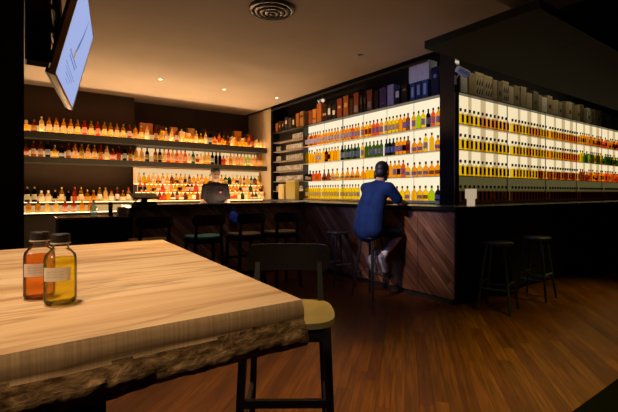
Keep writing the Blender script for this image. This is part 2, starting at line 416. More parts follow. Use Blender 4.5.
# profile: (outline, cap radius, cap z0, cap z1, label z0, label z1, superellipse power)
SHAPES = {
 'tall':   ([(0.030, 0), (0.036, 0.006), (0.036, 0.185), (0.031, 0.205), (0.0135, 0.232), (0.0125, 0.272)], 0.0145, 0.256, 0.292, 0.05, 0.15, 2),
 'slim':   ([(0.026, 0), (0.031, 0.005), (0.031, 0.19), (0.026, 0.21), (0.0115, 0.235), (0.011, 0.268)], 0.013, 0.25, 0.288, 0.06, 0.14, 2),
 'round':  ([(0.040, 0), (0.047, 0.01), (0.048, 0.10), (0.040, 0.142), (0.015, 0.170), (0.013, 0.215)], 0.016, 0.20, 0.238, 0.03, 0.09, 2),
 'pear':   ([(0.045, 0), (0.054, 0.015), (0.055, 0.05), (0.036, 0.115), (0.015, 0.165), (0.013, 0.205)], 0.016, 0.195, 0.235, 0.03, 0.07, 2),
 'square': ([(0.034, 0), (0.037, 0.005), (0.037, 0.135), (0.032, 0.152), (0.015, 0.165), (0.014, 0.195)], 0.018, 0.18, 0.222, 0.03, 0.11, 5),
 'decanter': ([(0.050, 0), (0.060, 0.01), (0.058, 0.06), (0.050, 0.10), (0.018, 0.125), (0.016, 0.15)], 0.026, 0.15, 0.20, 0.03, 0.07, 4),
}
def shape_tops(k): return SHAPES[k][3]
BC = {}
def bottle_proto(kind, liq, lab, cap, seg=12, single=False):
    key = (kind, liq, lab, cap, single)
    if key in BC: return BC[key]
    prof, cr, c0, c1, l0, l1, pw = SHAPES[kind]
    bm = lathe(bmesh.new(), prof, seg, power=pw)
    o = finish('bottle', bm, LIQ[liq], None, True)
    o['category'] = 'bottle'
    c = finish('cap', lathe(bmesh.new(), [(cr, c0), (cr, c1-0.004), (cr*0.8, c1)], 10), CAP[cap], o)
    if lab:
        R = max(r for r, z in prof if l0 <= z <= l1) if any(l0 <= z <= l1 for r, z in prof) else max(r for r, z in prof)
        R = R+0.0012
        def rad(z):
            for (ra, za), (rb, zb) in zip(prof, prof[1:]):
                if za <= z <= zb: return ra+(rb-ra)*(z-za)/(zb-za+1e-9)+0.0012
            return R
        lb = lathe(bmesh.new(), [(rad(l0), l0), (rad((l0+l1)/2), (l0+l1)/2), (rad(l1), l1)], 10, a0=-PI*0.95, a1=-PI*0.05, cap=False, power=pw)
        finish('label', lb, LAB[lab], o, True)
    BC[key] = o
    o['_used'] = 0
    return o
PLACED = set()
def put_bottle(kind, liq, lab, cap, loc, rotz, label, group):
    o = bottle_proto(kind, liq, lab, cap)
    if o.name not in PLACED:
        PLACED.add(o.name); o.location = loc; o.rotation_euler = (0, 0, rotz); o['label'] = label; o['group'] = group
        return o
    return dup(o, loc, rotz, label, group)
WORD = {'yellow': 'yellow', 'gold': 'golden', 'orange': 'orange', 'red': 'red', 'amber': 'amber', 'brown': 'brown', 'green': 'green', 'lime': 'lime',
        'dark': 'black', 'teal': 'dark green', 'clear': 'clear', 'pale': 'pale'}
# bays of the lit display behind the person, counted from the corner post
T = lambda liq, lab='blue', kind='tall', cap='black': (kind, liq, lab, cap)
BAYS = [
 [ # top shelf
  [T('orange'), T('red', 'white'), T('dark', 'white'), T('yellow'), T('lime', None), T('gold')],
  [T('brown'), T('orange'), T('orange', None), T('yellow', 'white'), T('yellow', 'white'), T('yellow', 'white'), T('gold', 'blue')],
  [T('orange'), T('red'), T('red'), T('orange', 'red'), T('gold', 'red'), T('orange')],
  [T('orange'), T('orange'), T('red'), T('orange'), T('orange'), T('orange'), T('amber')],
  [T('orange'), T('amber'), T('orange'), T('amber'), T('orange'), T('orange')],
  [T('orange'), T('amber'), T('red'), T('orange'), T('brown'), T('amber'), T('brown')]],
 [
  [T('orange', 'blue', 'round'), T('gold', None), T('yellow', 'blue'), T('orange', 'blue', 'round'), T('orange', 'blue', 'round')],
  [T('brown', 'red'), T('orange', 'black'), T('orange', 'blue'), T('orange'), T('teal'), T('dark'), T('teal')],
  [T('green', 'white'), T('green', 'white'), T('green', 'blue'), T('green', 'white'), T('green', None), T('gold')],
  [T('green'), T('teal'), T('green'), T('teal'), T('green'), T('teal', 'blue')],
  [T('gold', None), T('orange', None), T('gold', None), T('orange', 'black'), T('dark', 'red'), T('gold', None)],
  [T('gold', 'blue'), T('orange', 'blue'), T('gold', None, 'round'), T('gold', None), T('gold', None), T('yellow', None)]],
 [
  [T('orange', 'gold', 'round'), T('orange', 'gold', 'round'), T('orange', 'blue', 'round'), T('gold', 'blue', 'round'), T('orange', 'blue', 'round')],
  [T('gold', 'blue', 'round'), T('red'), T('orange', 'black'), T('orange', 'blue'), T('orange', None), T('gold', 'blue')],
  [T('dark', 'white', 'square'), T('teal', None, 'round'), T('gold', None, 'square'), T('gold', None, 'square'), T('orange', None, 'pear')],
  [T('orange', 'gold', 'pear'), T('amber', 'gold', 'pear'), T('orange', 'blue', 'pear'), T('gold', 'blue', 'pear')],
  [T('gold', 'blue', 'pear'), T('amber', 'blue', 'pear'), T('brown', None, 'pear'), T('brown', 'black', 'pear')],
  [T('red', None, 'square'), T('red', 'gold', 'square'), T('red', None, 'square'), T('dark', 'white', 'round'), T('dark', 'white', 'square')]],
 [
  [T('dark', 'blue', 'round'), T('lime', None, 'round'), T('yellow', 'gold', 'round'), T('gold', 'blue', 'round'), T('gold', None, 'round')],
  [T('gold', 'blue', 'round'), T('yellow', None, 'round'), T('red', 'red', 'round'), T('gold', 'blue', 'round'), T('orange', 'blue', 'round')],
  [T('orange', 'blue', 'round'), T('orange', 'blue'), T('yellow', 'blue', 'slim'), T('yellow', None, 'slim'), T('yellow', 'white', 'slim'), T('yellow', None, 'slim')],
  [T('yellow', 'blue', 'slim')]+[T('yellow', 'white', 'slim')]*6,
  [T('yellow', 'white', 'slim')]*7,
  [T('yellow', 'white', 'slim')]*8]]
SH = ['top', 'second', 'third', 'bottom']
for r, bays in enumerate(BAYS):
    for b, lst in enumerate(bays):
        n = len(lst)
        for i, (k, q, l, cp) in enumerate(lst):
            y = 3.845+0.6*b+0.57*(i+0.5)/n
            lt = f"{WORD[q]} bottle, {l+'-toned label' if l else 'no label'}, {SH[r]} lit shelf, {ORD[b]} bay from corner post, {ORD[i]} in bay"
            put_bottle(k, q, l, cp, (5.245+random.uniform(-.004, .004), y, RZ[r]+0.0005), -PI/2, lt, 'bottles on the lit display behind the seated person')
# first bay past the corner post: slim bottles, amber below, clear above, black label and cap
def slim_proto(liq, lab, h=0.150, ltop=0.134):
    o = finish('bottle', lathe(bmesh.new(), [(0.037, 0), (0.042, 0.005), (0.042, h)], 12, power=3), LIQ[liq], None, True)
    o['category'] = 'bottle'
    finish('neck', lathe(bmesh.new(), [(0.042, h), (0.040, 0.160), (0.030, 0.174), (0.0145, 0.186), (0.0135, 0.20)], 12), LIQ['clear'], o, True)
    finish('cap', lathe(bmesh.new(), [(0.017, 0.195), (0.0175, 0.235), (0.015, 0.238)], 10), CAP['black'], o)
    lb = lathe(bmesh.new(), [(0.0433, 0.022), (0.0433, ltop)], 8, a0=-PI*0.72, a1=-PI*0.28, cap=False, power=3)
    finish('label', lb, LAB[lab], o, True)
    return o
SL = {k: slim_proto(*k) for k in (('yellow', 'black'), ('gold', 'black'), ('amber', 'black'), ('red', 'black'), ('brown', 'black'), ('brown', 'gold'))}
for r in range(4):
    for i in range(12):
        x = 5.32+1.40*(i+0.5)/12
        q = ('yellow' if i < 5 else random.choice(['gold', 'amber', 'gold', 'amber'])) if r == 0 else ('yellow' if i != 5 else 'gold')
        if r == 2: q = 'yellow'
        l = 'black'
        if r == 3: q, l = 'brown', random.choice(['black', 'gold'])
        o = SL[(q, l)]
        lt = f"slim {WORD[q]} bottle with {l} label, {SH[r]} shelf above white canister, {ORD[i]} past corner post"
        g = 'slim bottles in the first bay past the corner post'
        if o.name not in PLACED:
            PLACED.add(o.name); o.location = (x, 3.599, RZ[r]+0.0005); o['label'] = lt; o['group'] = g
        else: dup(o, (x, 3.599, RZ[r]+0.0005), 0, lt, g)
for o in SL.values():
    if o.name not in PLACED:
        for c in list(o.children): bpy.data.objects.remove(c)
        bpy.data.objects.remove(o)

# ------------------------------------------------------------------ rest of the stock, past three hundred: one mass
mass = bmesh.new(); MASSM = []
def mass_add(build, m):
    if m not in MASSM: MASSM.append(m)
    i = MASSM.index(m); f0 = len(mass.faces); build(mass)
    mass.faces.ensure_lookup_table()
    for f in mass.faces[f0:]: f.material_index = i; f.smooth = True
def mass_slim(x, y, z, liq, lab):
    mass_add(lambda b: lathe(b, [(0.037, 0), (0.042, 0.005), (0.042, 0.150)], 8, x, y, z), LIQ[liq])
    mass_add(lambda b: lathe(b, [(0.042, 0.150), (0.040, 0.16), (0.0145, 0.184), (0.0135, 0.20)], 8, x, y, z), LIQ['clear'])
    mass_add(lambda b: lathe(b, [(0.017, 0.195), (0.0175, 0.238)], 8, x, y, z), CAP['black'])
    mass_add(lambda b: lathe(b, [(0.0436, 0.022), (0.0436, 0.134)], 5, x, y, z, -PI*0.72, -PI*0.28, False), LAB[lab])
def mass_bottle(x, y, z, kind, liq, lab, cap, s=1.0, wx=1.0):
    prof, cr, c0, c1, l0, l1, pw = SHAPES[kind]
    mass_add(lambda b: lathe(b, [(r*s*wx, q*s) for r, q in prof], 8, x, y, z), LIQ[liq])
    mass_add(lambda b: lathe(b, [(cr*s, c0*s), (cr*s, c1*s)], 8, x, y, z), CAP[cap])
    if lab:
        R = (max(r for r, q in prof)+0.0015)*s*wx
        mass_add(lambda b: lathe(b, [(R, l0*s), (R, l1*s)], 5, x, y, z, -PI*0.9, -PI*0.1, False), LAB[lab])
for mI in range(1, 6):
    x0, x1 = MODX[mI]+0.03, MODX[mI+1]-0.03
    for r in range(4):
        n = 12 if mI < 5 else 9
        for i in range(n):
            x = x0+(x1-x0)*(i+0.5)/n
            if mI < 3:
                q = random.choice(['yellow', 'yellow', 'yellow', 'gold', 'amber']) if r < 2 else ('yellow' if mI == 1 and i < 9 else 'amber' if i % 3 else 'brown')
                if r == 3: q = 'brown'
                if mI == 2 and r < 2: q = random.choice(['gold', 'yellow', 'orange'])
                mass_slim(x, 3.599, RZ[r], q, 'black')
            else:
                if r == 3: mass_slim(x, 3.599, RZ[r], 'brown', 'black'); continue
                q = random.choice(['green', 'lime', 'green', 'gold'] if r == 1 else ['orange', 'amber', 'red', 'gold', 'brown'])
                mass_bottle(x, 3.599, RZ[r], random.choice(['tall', 'round', 'tall']), q, random.choice([None, 'black', 'gold']), 'black', 0.85)

# ------------------------------------------------------------------ back shelves
M_shelf = mat('shelf_board', (0.026, 0.020, 0.011), 0.55, noise=0.15, nscale=6)
M_led = emit('led_warm', (1.0, 0.66, 0.33), 6.0)
M_led2 = emit('led_tier', (1.0, 0.66, 0.30), 5.0)
M_glow = emit('led_back_glow', (1.0, 0.60, 0.22), 0.6)
back = thing('back_shelf_unit', 'wall-length back bar shelving with lit shelves of bottles', 'shelving', (2.6, 9.0, 0))
def B_(bm, x0, x1, y0, y1, z0, z1, bev=0): return box(bm, x0-2.6, x1-2.6, y0-9.0, y1-9.0, z0, z1, bev)
S1, S2 = 2.40, 1.93
for z, t in ((S1, 0.13), (S2, 0.11)):
    sb0 = B_(new(), -0.6, 5.16, 9.0, 9.64, z-t, z-0.010); B_(sb0, -0.6, 5.16, 9.0, 9.025, z-0.010, z-0.001)
    bd = finish('shelf', sb0, M_shelf, back)
    finish('light_strip', B_(new(), -0.55, 5.12, 9.03, 9.22, z-0.010, z-0.003), M_led, bd)
    finish('back_glow', B_(new(), -0.55, 5.12, 9.222, 9.23, z-0.010, z+0.13), M_glow, bd)
finish('recess_light_panel', B_(new(), 2.15, 5.12, 9.50, 9.51, S2, S1-0.14), emit('tier_glow', (1.0, 0.66, 0.32), 0.85), back)
TZ = [(1.452, 9.30), (1.267, 9.19), (1.086, 9.08)]
for z, y in TZ:
    st = finish('step', B_(new(), 2.05, 5.15, y-0.055, y+0.055, 0.88, z-0.008), M_shelf, back)
    finish('light_strip', B_(new(), 2.06, 5.14, y-0.045, y+0.05, z-0.008, z-0.001), M_led2, st)
for (z, y), zb in zip(TZ[:2], (1.27, 1.09)):
    finish('riser_light', B_(new(), 2.10, 5.12, y-0.060, y-0.0555, zb, z-0.012), MC.get('tier_glow') or emit('tier_glow', (1.0, 0.66, 0.32), 0.85), back)
finish('tier_back', B_(new(), 2.05, 5.15, 9.37, 9.38, 0.88, 1.81), mat('tier_backing', (0.75, 0.5, 0.25), 0.6), back)
finish('tier_back_light', B_(new(), 2.10, 5.12, 9.362, 9.368, 1.455, 1.79), MC['tier_glow'], back)
st = finish('step', B_(new(), -0.6, 2.04, 9.13, 9.64, 0.88, 1.072), M_shelf, back)
finish('light_strip', B_(new(), -0.55, 2.03, 9.16, 9.34, 1.072, 1.079), M_led2, st)
finish('back_glow', B_(new(), -0.55, 2.03, 9.345, 9.353, 1.072, 1.19), M_glow, st)
finish('worktop', B_(new(), -0.6, 5.16, 8.84, 9.64, 0.85, 0.88), M_top, back)
finish('light_strip', B_(new(), -0.55, 2.03, 8.92, 9.115, 0.88, 0.886), M_led2, back)
finish('back_glow', B_(new(), -0.55, 2.03, 9.118, 9.126, 0.886, 1.02), M_glow, back)
finish('cabinet', B_(new(), -0.6, 5.16, 8.87, 9.64, 0.0, 0.85), mat('cabinet_olive', (0.11, 0.085, 0.045), 0.6), back)
def lit_row(x0, x1, y, z, items, where, group, yj=0.0, frm='black pillar end'):
    n = len(items)
    for i, (k, q, l, cp) in enumerate(items):
        x = x0+(x1-x0)*(i+0.5)/n
        lt = f"{WORD[q]} bottle, {l+'-toned label' if l else 'no label'}, {where}, {ORD[i]} from {frm}"
        o = put_bottle(k, q, l, cp, (x, y+random.uniform(-yj, yj), z+0.0005), random.uniform(-.25, .25), lt, group)
        o.scale = (1.12, 1.12, 1.0) if k in ('tall', 'square') else (1, 1, 1)
rc = random.choice
def rnd(n, liqs, labs, kinds, caps): return [(rc(kinds), rc(liqs), rc(labs), rc(caps)) for _ in range(n)]
G1 = 'bottles on the long upper back shelf'; G2 = 'bottles on the long lower back shelf'
row1 = [('decanter', 'amber', None, 'white'), ('square', 'brown', 'gold', 'brown')] + \
    [('tall', q, l, c) for q, l, c in zip(['pale', 'amber', 'amber', 'amber', 'amber', 'gold', 'red', 'gold', 'red', 'gold', 'gold', 'amber', 'gold', 'brown', 'amber', 'gold', 'pale'],
      ['cream', 'white', 'white', 'cream', 'cream', 'cream', 'cream', 'cream', 'cream', 'cream', 'cream', 'cream', 'cream', 'white', 'gold', 'cream', 'white'],
      ['white', 'brown', 'red', 'gold', 'gold', 'gold', 'red', 'gold', 'red', 'gold', 'gold', 'red', 'gold', 'brown', 'brown', 'white', 'white'])]
lit_row(0.08, 2.33, 9.12, S1, row1, 'upper back shelf', G1)
row1b = [('tall', 'brown', 'gold', 'black'), ('tall', 'gold', 'gold', 'black'), ('tall', 'gold', 'blue', 'white'), ('tall', 'pale', 'cream', 'white'), ('tall', 'brown', 'white', 'white'),
  ('tall', 'pale', None, 'white'), ('round', 'gold', 'cream', 'white'), ('round', 'amber', 'cream', 'gold'), ('tall', 'pale', 'cream', 'white'), ('round', 'gold', 'cream', 'white'),
  ('tall', 'pale', 'white', 'red'), ('tall', 'dark', 'white', 'black'), ('round', 'amber', 'red', 'black'), ('tall', 'amber', 'red', 'red'), ('pear', 'gold', None, 'gold'), ('pear', 'brown', None, 'gold'),
  ('round', 'pale', None, 'white'), ('pear', 'orange', None, 'gold'), ('pear', 'amber', None, 'gold'), ('pear', 'gold', None, 'gold'), ('tall', 'amber', 'red', 'red'), ('tall', 'brown', 'gold', 'black'), ('square', 'pale', 'white', 'white'), ('square', 'pale', None, 'white')]
lit_row(2.40, 5.10, 9.12, S1, row1b, 'upper back shelf', G1, frm='recess corner')
row2 = [('round', 'brown', 'cream', 'black'), ('tall', 'brown', 'cream', 'gold'), ('tall', 'brown', 'cream', 'red'), ('tall', 'dark', 'white', 'brown'), ('round', 'gold', 'cream', 'white'), ('round', 'dark', 'white', 'red'),
  ('tall', 'brown', 'cream', 'red'), ('tall', 'amber', 'cream', 'red'), ('tall', 'gold', 'gold', 'gold'), ('tall', 'amber', 'cream', 'gold'), ('tall', 'gold', 'cream', 'gold'), ('tall', 'red', 'gold', 'red'), ('tall', 'pale', 'cream', 'gold'),
  ('round', 'red', 'white', 'gold'), ('tall', 'brown', 'red', 'red'), ('tall', 'dark', 'cream', 'black'), ('tall', 'brown', 'gold', 'red'), ('tall', 'amber', 'gold', 'gold'), ('tall', 'amber', 'gold', 'gold'), ('tall', 'dark', 'gold', 'brown')]
lit_row(0.08, 2.33, 9.12, S2, row2, 'lower back shelf', G2)
row2b = [('tall', 'brown', 'gold', 'black'), ('tall', 'dark', 'gold', 'black')]+[('tall', 'amber', 'cream', 'gold'), ('tall', 'red', 'cream', 'red')]*3+[('square', 'pale', 'white', 'white'), ('tall', 'green', 'white', 'white'), ('square', 'pale', 'red', 'red'),
  ('round', 'pale', 'cream', 'white'), ('tall', 'gold', 'cream', 'white'), ('tall', 'gold', 'cream', 'white'), ('tall', 'dark', 'white', 'black'), ('tall', 'dark', None, 'black'), ('tall', 'dark', None, 'black'), ('square', 'red', 'red', 'red'), ('square', 'pale', 'white', 'white'), ('tall', 'amber', 'gold', 'gold'),
  ('tall', 'pale', 'cream', 'white'), ('tall', 'amber', 'cream', 'brown'), ('tall', 'amber', 'white', 'red'), ('tall', 'pale', 'cream', 'gold'), ('tall', 'lime', 'white', 'white'), ('tall', 'pale', 'cream', 'gold'), ('tall', 'amber', 'cream', 'brown'), ('tall', 'amber', 'white', 'red'), ('tall', 'gold', 'cream', 'red')]
lit_row(2.40, 5.10, 9.12, S2, row2b, 'lower back shelf', G2, frm='recess corner')
G3 = 'bottles on the low step under the back shelves'
row3 = [('tall', 'dark', 'cream', 'gold'), ('tall', 'dark', 'cream', 'gold'), ('square', 'pale', 'white', 'white'), ('square', 'pale', 'white', 'white'), ('pear', 'dark', 'cream', 'gold'), ('tall', 'gold', 'cream', 'gold'), ('square', 'dark', None, 'black'),
  ('tall', 'red', None, 'red'), ('tall', 'gold', 'cream', 'gold'), ('round', 'orange', 'gold', 'gold'), ('pear', 'orange', 'gold', 'gold'), ('tall', 'gold', 'white', 'gold'), ('tall', 'pale', 'gold', 'gold'), ('square', 'pale', 'white', 'red'),
  ('tall', 'brown', 'white', 'brown'), ('round', 'gold', 'white', 'red'), ('tall', 'amber', 'white', 'red')]
lit_row(0.10, 1.98, 9.24, 1.08, row3, 'low lit step', G3)
row4 = [('square', 'amber', 'gold', 'black'), ('square', 'amber', 'gold', 'black'), ('square', 'pale', None, 'white'), ('square', 'pale', None, 'white'), ('square', 'red', 'white', 'black'), ('square', 'red', 'white', 'black'), ('square', 'amber', None, 'gold'), ('square', 'orange', None, 'gold')]
lit_row(0.10, 1.25, 9.02, 0.887, row4, 'back worktop below low step', 'bottles on the back worktop')
# the tiered rows behind the bartender join the mass
for (z, y), n in zip(TZ, (30, 32, 32)):
    for i in range(n):
        x = 2.10+3.02*(i+0.5)/n
        k = rc(['round', 'square', 'tall', 'round', 'pear'])
        mass_bottle(x, y, z, k, rc(['amber', 'gold', 'pale', 'gold', 'amber', 'red', 'green', 'brown', 'pale', 'pale', 'gold', 'brown']), rc(['cream', 'white', 'cream', 'white', None, 'red', 'gold', 'black']), rc(['gold', 'red', 'white', 'brown', 'black']),
                    0.245/shape_tops(k), 1.0 if k in ('pear', 'round') else 1.2)
mo = finish('bottle_stock', mass, MASSM)
tag(mo, 'crowded small bottles on the tiers behind the bartender and farther display bays', 'bottles', kind='stuff')

# boxes standing behind the bottles in the recess
def carton(w, d, h, col, label, loc, rotz=0, lab=None, group=None, name='carton', cat='carton', rough=0.55):
    """a closed box with its lid line and, if given, a printed label"""
    key = 'card_'+(col if isinstance(col, str) else '_'.join('%02d' % int(v*99) for v in col))
    t = thing(name, label, cat, loc, rotz, group)
    m = mat(key, col, rough, spec=0.2, noise=0.12, nscale=14)
    finish('box_body', box(new(), -w/2, w/2, -d/2, d/2, 0, h*0.86, 0.003), m, t)
    finish('box_lid', box(new(), -w/2-0.001, w/2+0.001, -d/2-0.001, d/2+0.001, h*0.862, h, 0.003), m, t)
    if lab:
        lc, lz0, lz1, lw = lab
        finish('printed_label', box(new(), -w*lw/2, w*lw/2, -d/2-0.0025, -d/2-0.0008, h*lz0, h*lz1), mat('print_'+lc, lc, 0.6, spec=0.2), t)
    return t
bx = [(2.32, .26, .40, 'a8642a'), (2.61, .24, .38, '3a1c10'), (2.92, .15, .37, 'b57a3a'), (3.12, .16, .36, '241410'), (3.33, .14, .38, 'b98a4a'), (3.66, .22, .40, '2a1812'), (3.92, .15, .34, '1d1210'),
      (4.22, .2, .40, '26140f'), (4.52, .20, .42, 'b5752c'), (4.86, .19, .36, '7a3f22')]
cw = ['wide tan carton', 'dark brown carton', 'tan carton', 'black brown carton', 'light tan carton', 'wide dark carton', 'slim black carton', 'tall black carton', 'tall orange tan carton', 'rust brown carton']
for (x, wd, h, col), nm in zip(bx, cw):
    carton(wd, 0.14, h, col, f"{nm} behind the bottles on the upper back shelf", (x, 9.42, S1-0.007), group='cartons behind the upper shelf bottles')
for i, (x, col, wd, h) in enumerate([(2.66, 'f2e2c0', .11, .25), (3.08, 'f5e8cc', .12, .27), (3.22, 'f5e8cc', .12, .25), (3.76, 'e8762a', .1, .2), (4.02, 'd8632a', .11, .2), (4.34, 'f3e6c8', .11, .24), (4.62, 'f6ead0', .11, .24), (4.93, 'c9812f', .16, .22)]):
    carton(wd, 0.09, h, col, f"small {'cream' if col[0] == 'f' else 'orange'} gift box behind upper shelf bottles, {ORD[i]} from recess corner", (x, 9.29, S1-0.007), group='gift boxes on the upper back shelf')

# ------------------------------------------------------------------ cartons on top of the displays
LC = [  # y0, y1, height, colour, label (colour, z0, z1, width), words
 (3.87, 4.01, .46, '101a3a', ('8090c0', .62, .74, .4), 'tall navy carton with pale mark beside the corner post'),
 (4.07, 4.19, .30, '31507f', ('9fb2d6', .2, .8, .45), 'blue printed carton under the white box, first from corner post'),
 (4.20, 4.31, .30, '22365f', ('8fa4cc', .25, .8, .5), 'blue printed carton under the white box, second from corner post'),
 (4.32, 4.43, .30, '2c4878', ('a9b9da', .2, .75, .4), 'blue printed carton under the white box, third from corner post'),
 (4.48, 4.62, .34, '0d0d12', ('8d7a3c', .62, .7, .5), 'black carton with small gold emblem'),
 (4.65, 4.75, .27, '15151b', ('c8c8d2', .45, .85, .8), 'short black carton with white label'),
 (4.78, 4.93, .38, '8f8fb4', None, 'pale lavender carton'),
 (4.95, 5.12, .37, '40305e', ('7a5a3a', .2, .28, .4), 'purple carton beside the pale lavender carton'),
 (5.15, 5.24, .34, '14100f', None, 'slim black carton beside the purple carton'),
 (5.30, 5.44, .40, '7a4128', ('9a8a90', .15, .45, .6), 'russet carton, eleventh carton along the display top'),
 (5.46, 5.53, .34, '1a1a15', ('5a5a4a', .5, .8, .5), 'narrow blackish carton'),
 (5.55, 5.63, .34, '1c1a14', ('5a5a4a', .5, .8, .5), 'narrow blackish carton'),
 (5.66, 5.80, .42, '8a3f20', ('8d8aa0', .1, .4, .7), 'tall red-brown carton with grey label'),
 (5.82, 5.92, .33, '3a2618', None, 'dull brown carton'),
 (5.95, 6.10, .42, '8d5020', ('caa030', .45, .65, .6), 'orange-brown carton with yellow label'),
 (6.14, 6.30, .40, '7c3a1c', ('d0a050', .5, .62, .5), 'rust carton with small pale label'),
 (6.33, 6.46, .31, '20140f', ('d8cfc0', .3, .6, .6), 'blackish carton with pale label'),
 (6.48, 6.61, .34, '1b1310', ('ded8d2', .35, .75, .6), 'blackish carton with big white label'),
 (6.63, 6.78, .32, '2a1a10', ('b89060', .4, .55, .8), 'dark brown carton with tan band'),
 (6.81, 6.97, .42, 'b0622a', None, 'orange carton, tallest of its neighbours'),
 (6.99, 7.13, .33, 'c07f38', ('7a4a20', .3, .4, .9), 'light orange carton with brown band'),
 (7.15, 7.28, .32, '8d4420', None, 'reddish-brown carton'),
 (7.30, 7.44, .28, '2c1c12', None, 'squat blackish-brown carton'),
 (7.47, 7.62, .36, 'a8763c', ('5a3a1c', .6, .75, 1.0), 'tan carton with brown band'),
 (7.65, 7.78, .34, 'b06a30', None, 'orange tan carton'),
 (7.82, 7.94, .28, '221812', ('e8dcc8', .35, .75, .6), 'small black carton with white label above glass rack'),
 (7.97, 8.10, .28, '55493c', None, 'grey brown carton above the glass rack'),
 (8.13, 8.26, .32, '4a3a48', ('e0d4cc', .5, .75, .6), 'purple grey carton with white label above glass rack'),
 (8.29, 8.40, .26, '33261a', ('d8b040', .45, .7, .5), 'small dark carton with yellow label above glass rack'),
 (8.43, 8.54, .27, '4a3520', ('c09030', .4, .6, .5), 'small brown carton with gold label above glass rack'),
 (8.57, 8.68, .24, 'a05a28', None, 'small orange carton at the end of the display top')]
for i, (y0, y1, h, col, lb, nm) in enumerate(LC):
    wds = nm if ('carton,' in nm or 'above glass' in nm or 'corner post' in nm) else f"{nm}, {ORD[i]} along the lit display top"
    carton(y1-y0-0.008, 0.16, h*0.97, col, wds, (5.30, (y0+y1)/2, TOPZ), -PI/2, lb, 'cartons on top of the lit display')
carton(0.40, 0.2, 0.30, 'c4c8d6', 'large plain white carton lying across three blue printed cartons', (5.32, 4.25, TOPZ+0.30*0.97), -PI/2, ('aab0c4', .4, .42, .1), 'cartons on top of the lit display')
x = 5.33; i = 0
RCOL = ['cfc9b8', '9a8558', 'a8966a', 'a8966a', '8f7c54', '6f6040', 'a08e62', 'b0a078', '7d6d48', '8c7a52', 'a29066', '5e5036', '92825a']
words_ = ['white', 'tan', 'cream printed', 'cream printed', 'brown', 'olive brown', 'beige', 'pale beige', 'olive', 'khaki', 'sandy', 'dark olive', 'dull beige']
while x < 12.2:
    wd = [.18, .17, .24, .24, .13, .15, .2][i] if i < 7 else rc([.12, .14, .16, .2])
    h = [.36, .33, .37, .36, .33, .33, .36][i] if i < 7 else rc([.30, .33, .36, .28, .34])
    col = RCOL[i % 13]
    t = carton(wd-0.01, 0.18, h, col, f"{words_[i % 13]} carton on the cream display top, {ORD[i]} past the corner post", (x+wd/2, 3.66, TOPZ), 0,
               (('3a3020', .3, .5, .5) if i % 3 == 2 and i > 3 else None), 'cartons on the cream display top')
    if i in (2, 3, 6):   # printed row of black bottle outlines
        pm = mat('print_black', (0.01, 0.01, 0.01), 0.6)
        for rr in (0.10, 0.46):
            for q in range(3):
                cx = -wd*0.30+q*wd*0.28; b_ = bmesh.new()
                zz = h*rr
                vs = [(-.018, 0), (.018, 0), (.018, .06), (.007, .075), (.007, .10), (-.007, .10), (-.007, .075), (-.018, .06)]
                fr = [b_.verts.new((cx+a+zv*0.35, -0.0925, zz+zv)) for a, zv in vs]; bk = [b_.verts.new((cx+a+zv*0.35, -0.0905, zz+zv)) for a, zv in vs]
                b_.faces.new(fr); b_.faces.new(list(reversed(bk)))
                for e in range(8): b_.faces.new((fr[e], bk[e], bk[(e+1) % 8], fr[(e+1) % 8]))
                finish('printed_bottle', b_, pm, t)
    x += wd+rc([0.0, 0.01, 0.03, 0.0]) if i < 30 else wd; i += 1

# ------------------------------------------------------------------ glass rack at the end of the lit display
rk = thing('glass_rack', 'dark open rack of stacked glasses beside the beige wall end', 'rack', (5.18, 7.46, 0))
def K_(bm, x0, x1, y0, y1, z0, z1): return box(bm, x0-5.18, x1-5.18, y0-7.46, y1-7.46, z0, z1)
KZ = [2.50, 2.27, 2.03, 1.78, 1.54, 1.30]
M_rack = mat('rack_metal', (0.30, 0.23, 0.16), 0.4, metal=0.3)
for z in KZ:
    sh = finish('rack_shelf', K_(new(), 5.18, 5.355, 7.45, 8.73, z-0.015, z), M_rack, rk)
    finish('light_strip', K_(new(), 5.335, 5.35, 7.46, 8.72, z+0.0, z+0.012), MC.get('rack_led') or emit('rack_led', (1.0, 0.70, 0.42), 20.0), sh)
finish('rack_base', K_(new(), 5.18, 5.62, 7.44, 8.735, 0, 1.09), M_darkwood, rk)
finish('rack_back', K_(new(), 5.358, 5.38, 7.44, 8.735, 1.09, 2.735), M_frame, rk)
finish('rack_top', K_(new(), 5.175, 5.61, 7.44, 8.735, 2.74, TOPZ), M_frame, rk)
finish('rack_end', K_(new(), 5.18, 5.36, 8.715, 8.735, 1.09, 2.687), M_blackmatte, rk)
M_glass = liquor('clear_glassware', (0.97, 0.94, 0.9), 0.5, 0.3)
gproto = finish('glass', lathe(bmesh.new(), [(0.036, 0), (0.037, 0.05), (0.030, 0.125), (0.0285, 0.13)], 10), M_glass, None, True)
gproto['category'] = 'glass'
finish('rim', lathe(bmesh.new(), [(0.0375, 0), (0.0378, 0.006)], 10, cap=False), mat('glass_rim', (0.7, 0.62, 0.5), 0.1), gproto)
SK = ['topmost', 'second', 'third', 'fourth', 'fifth', 'lowest']
first = True
for k, z in enumerate(KZ):
    for i in range(13):
        y = 7.52+1.17*(i+0.3)/13
        if k in (1, 2) and 8 <= i <= 10: continue
        if k == 0 and i > 4: continue
        lt = f"upturned clear glass on the {SK[k]} glass rack shelf, {ORD[i]} from the lit display"
        loc = (5.25, y, z+0.0005)
        if first: gproto.location = loc; gproto['label'] = lt; gproto['group'] = 'upturned glasses on the rack'; first = False
        else: dup(gproto, loc, 0, lt, 'upturned glasses on the rack')

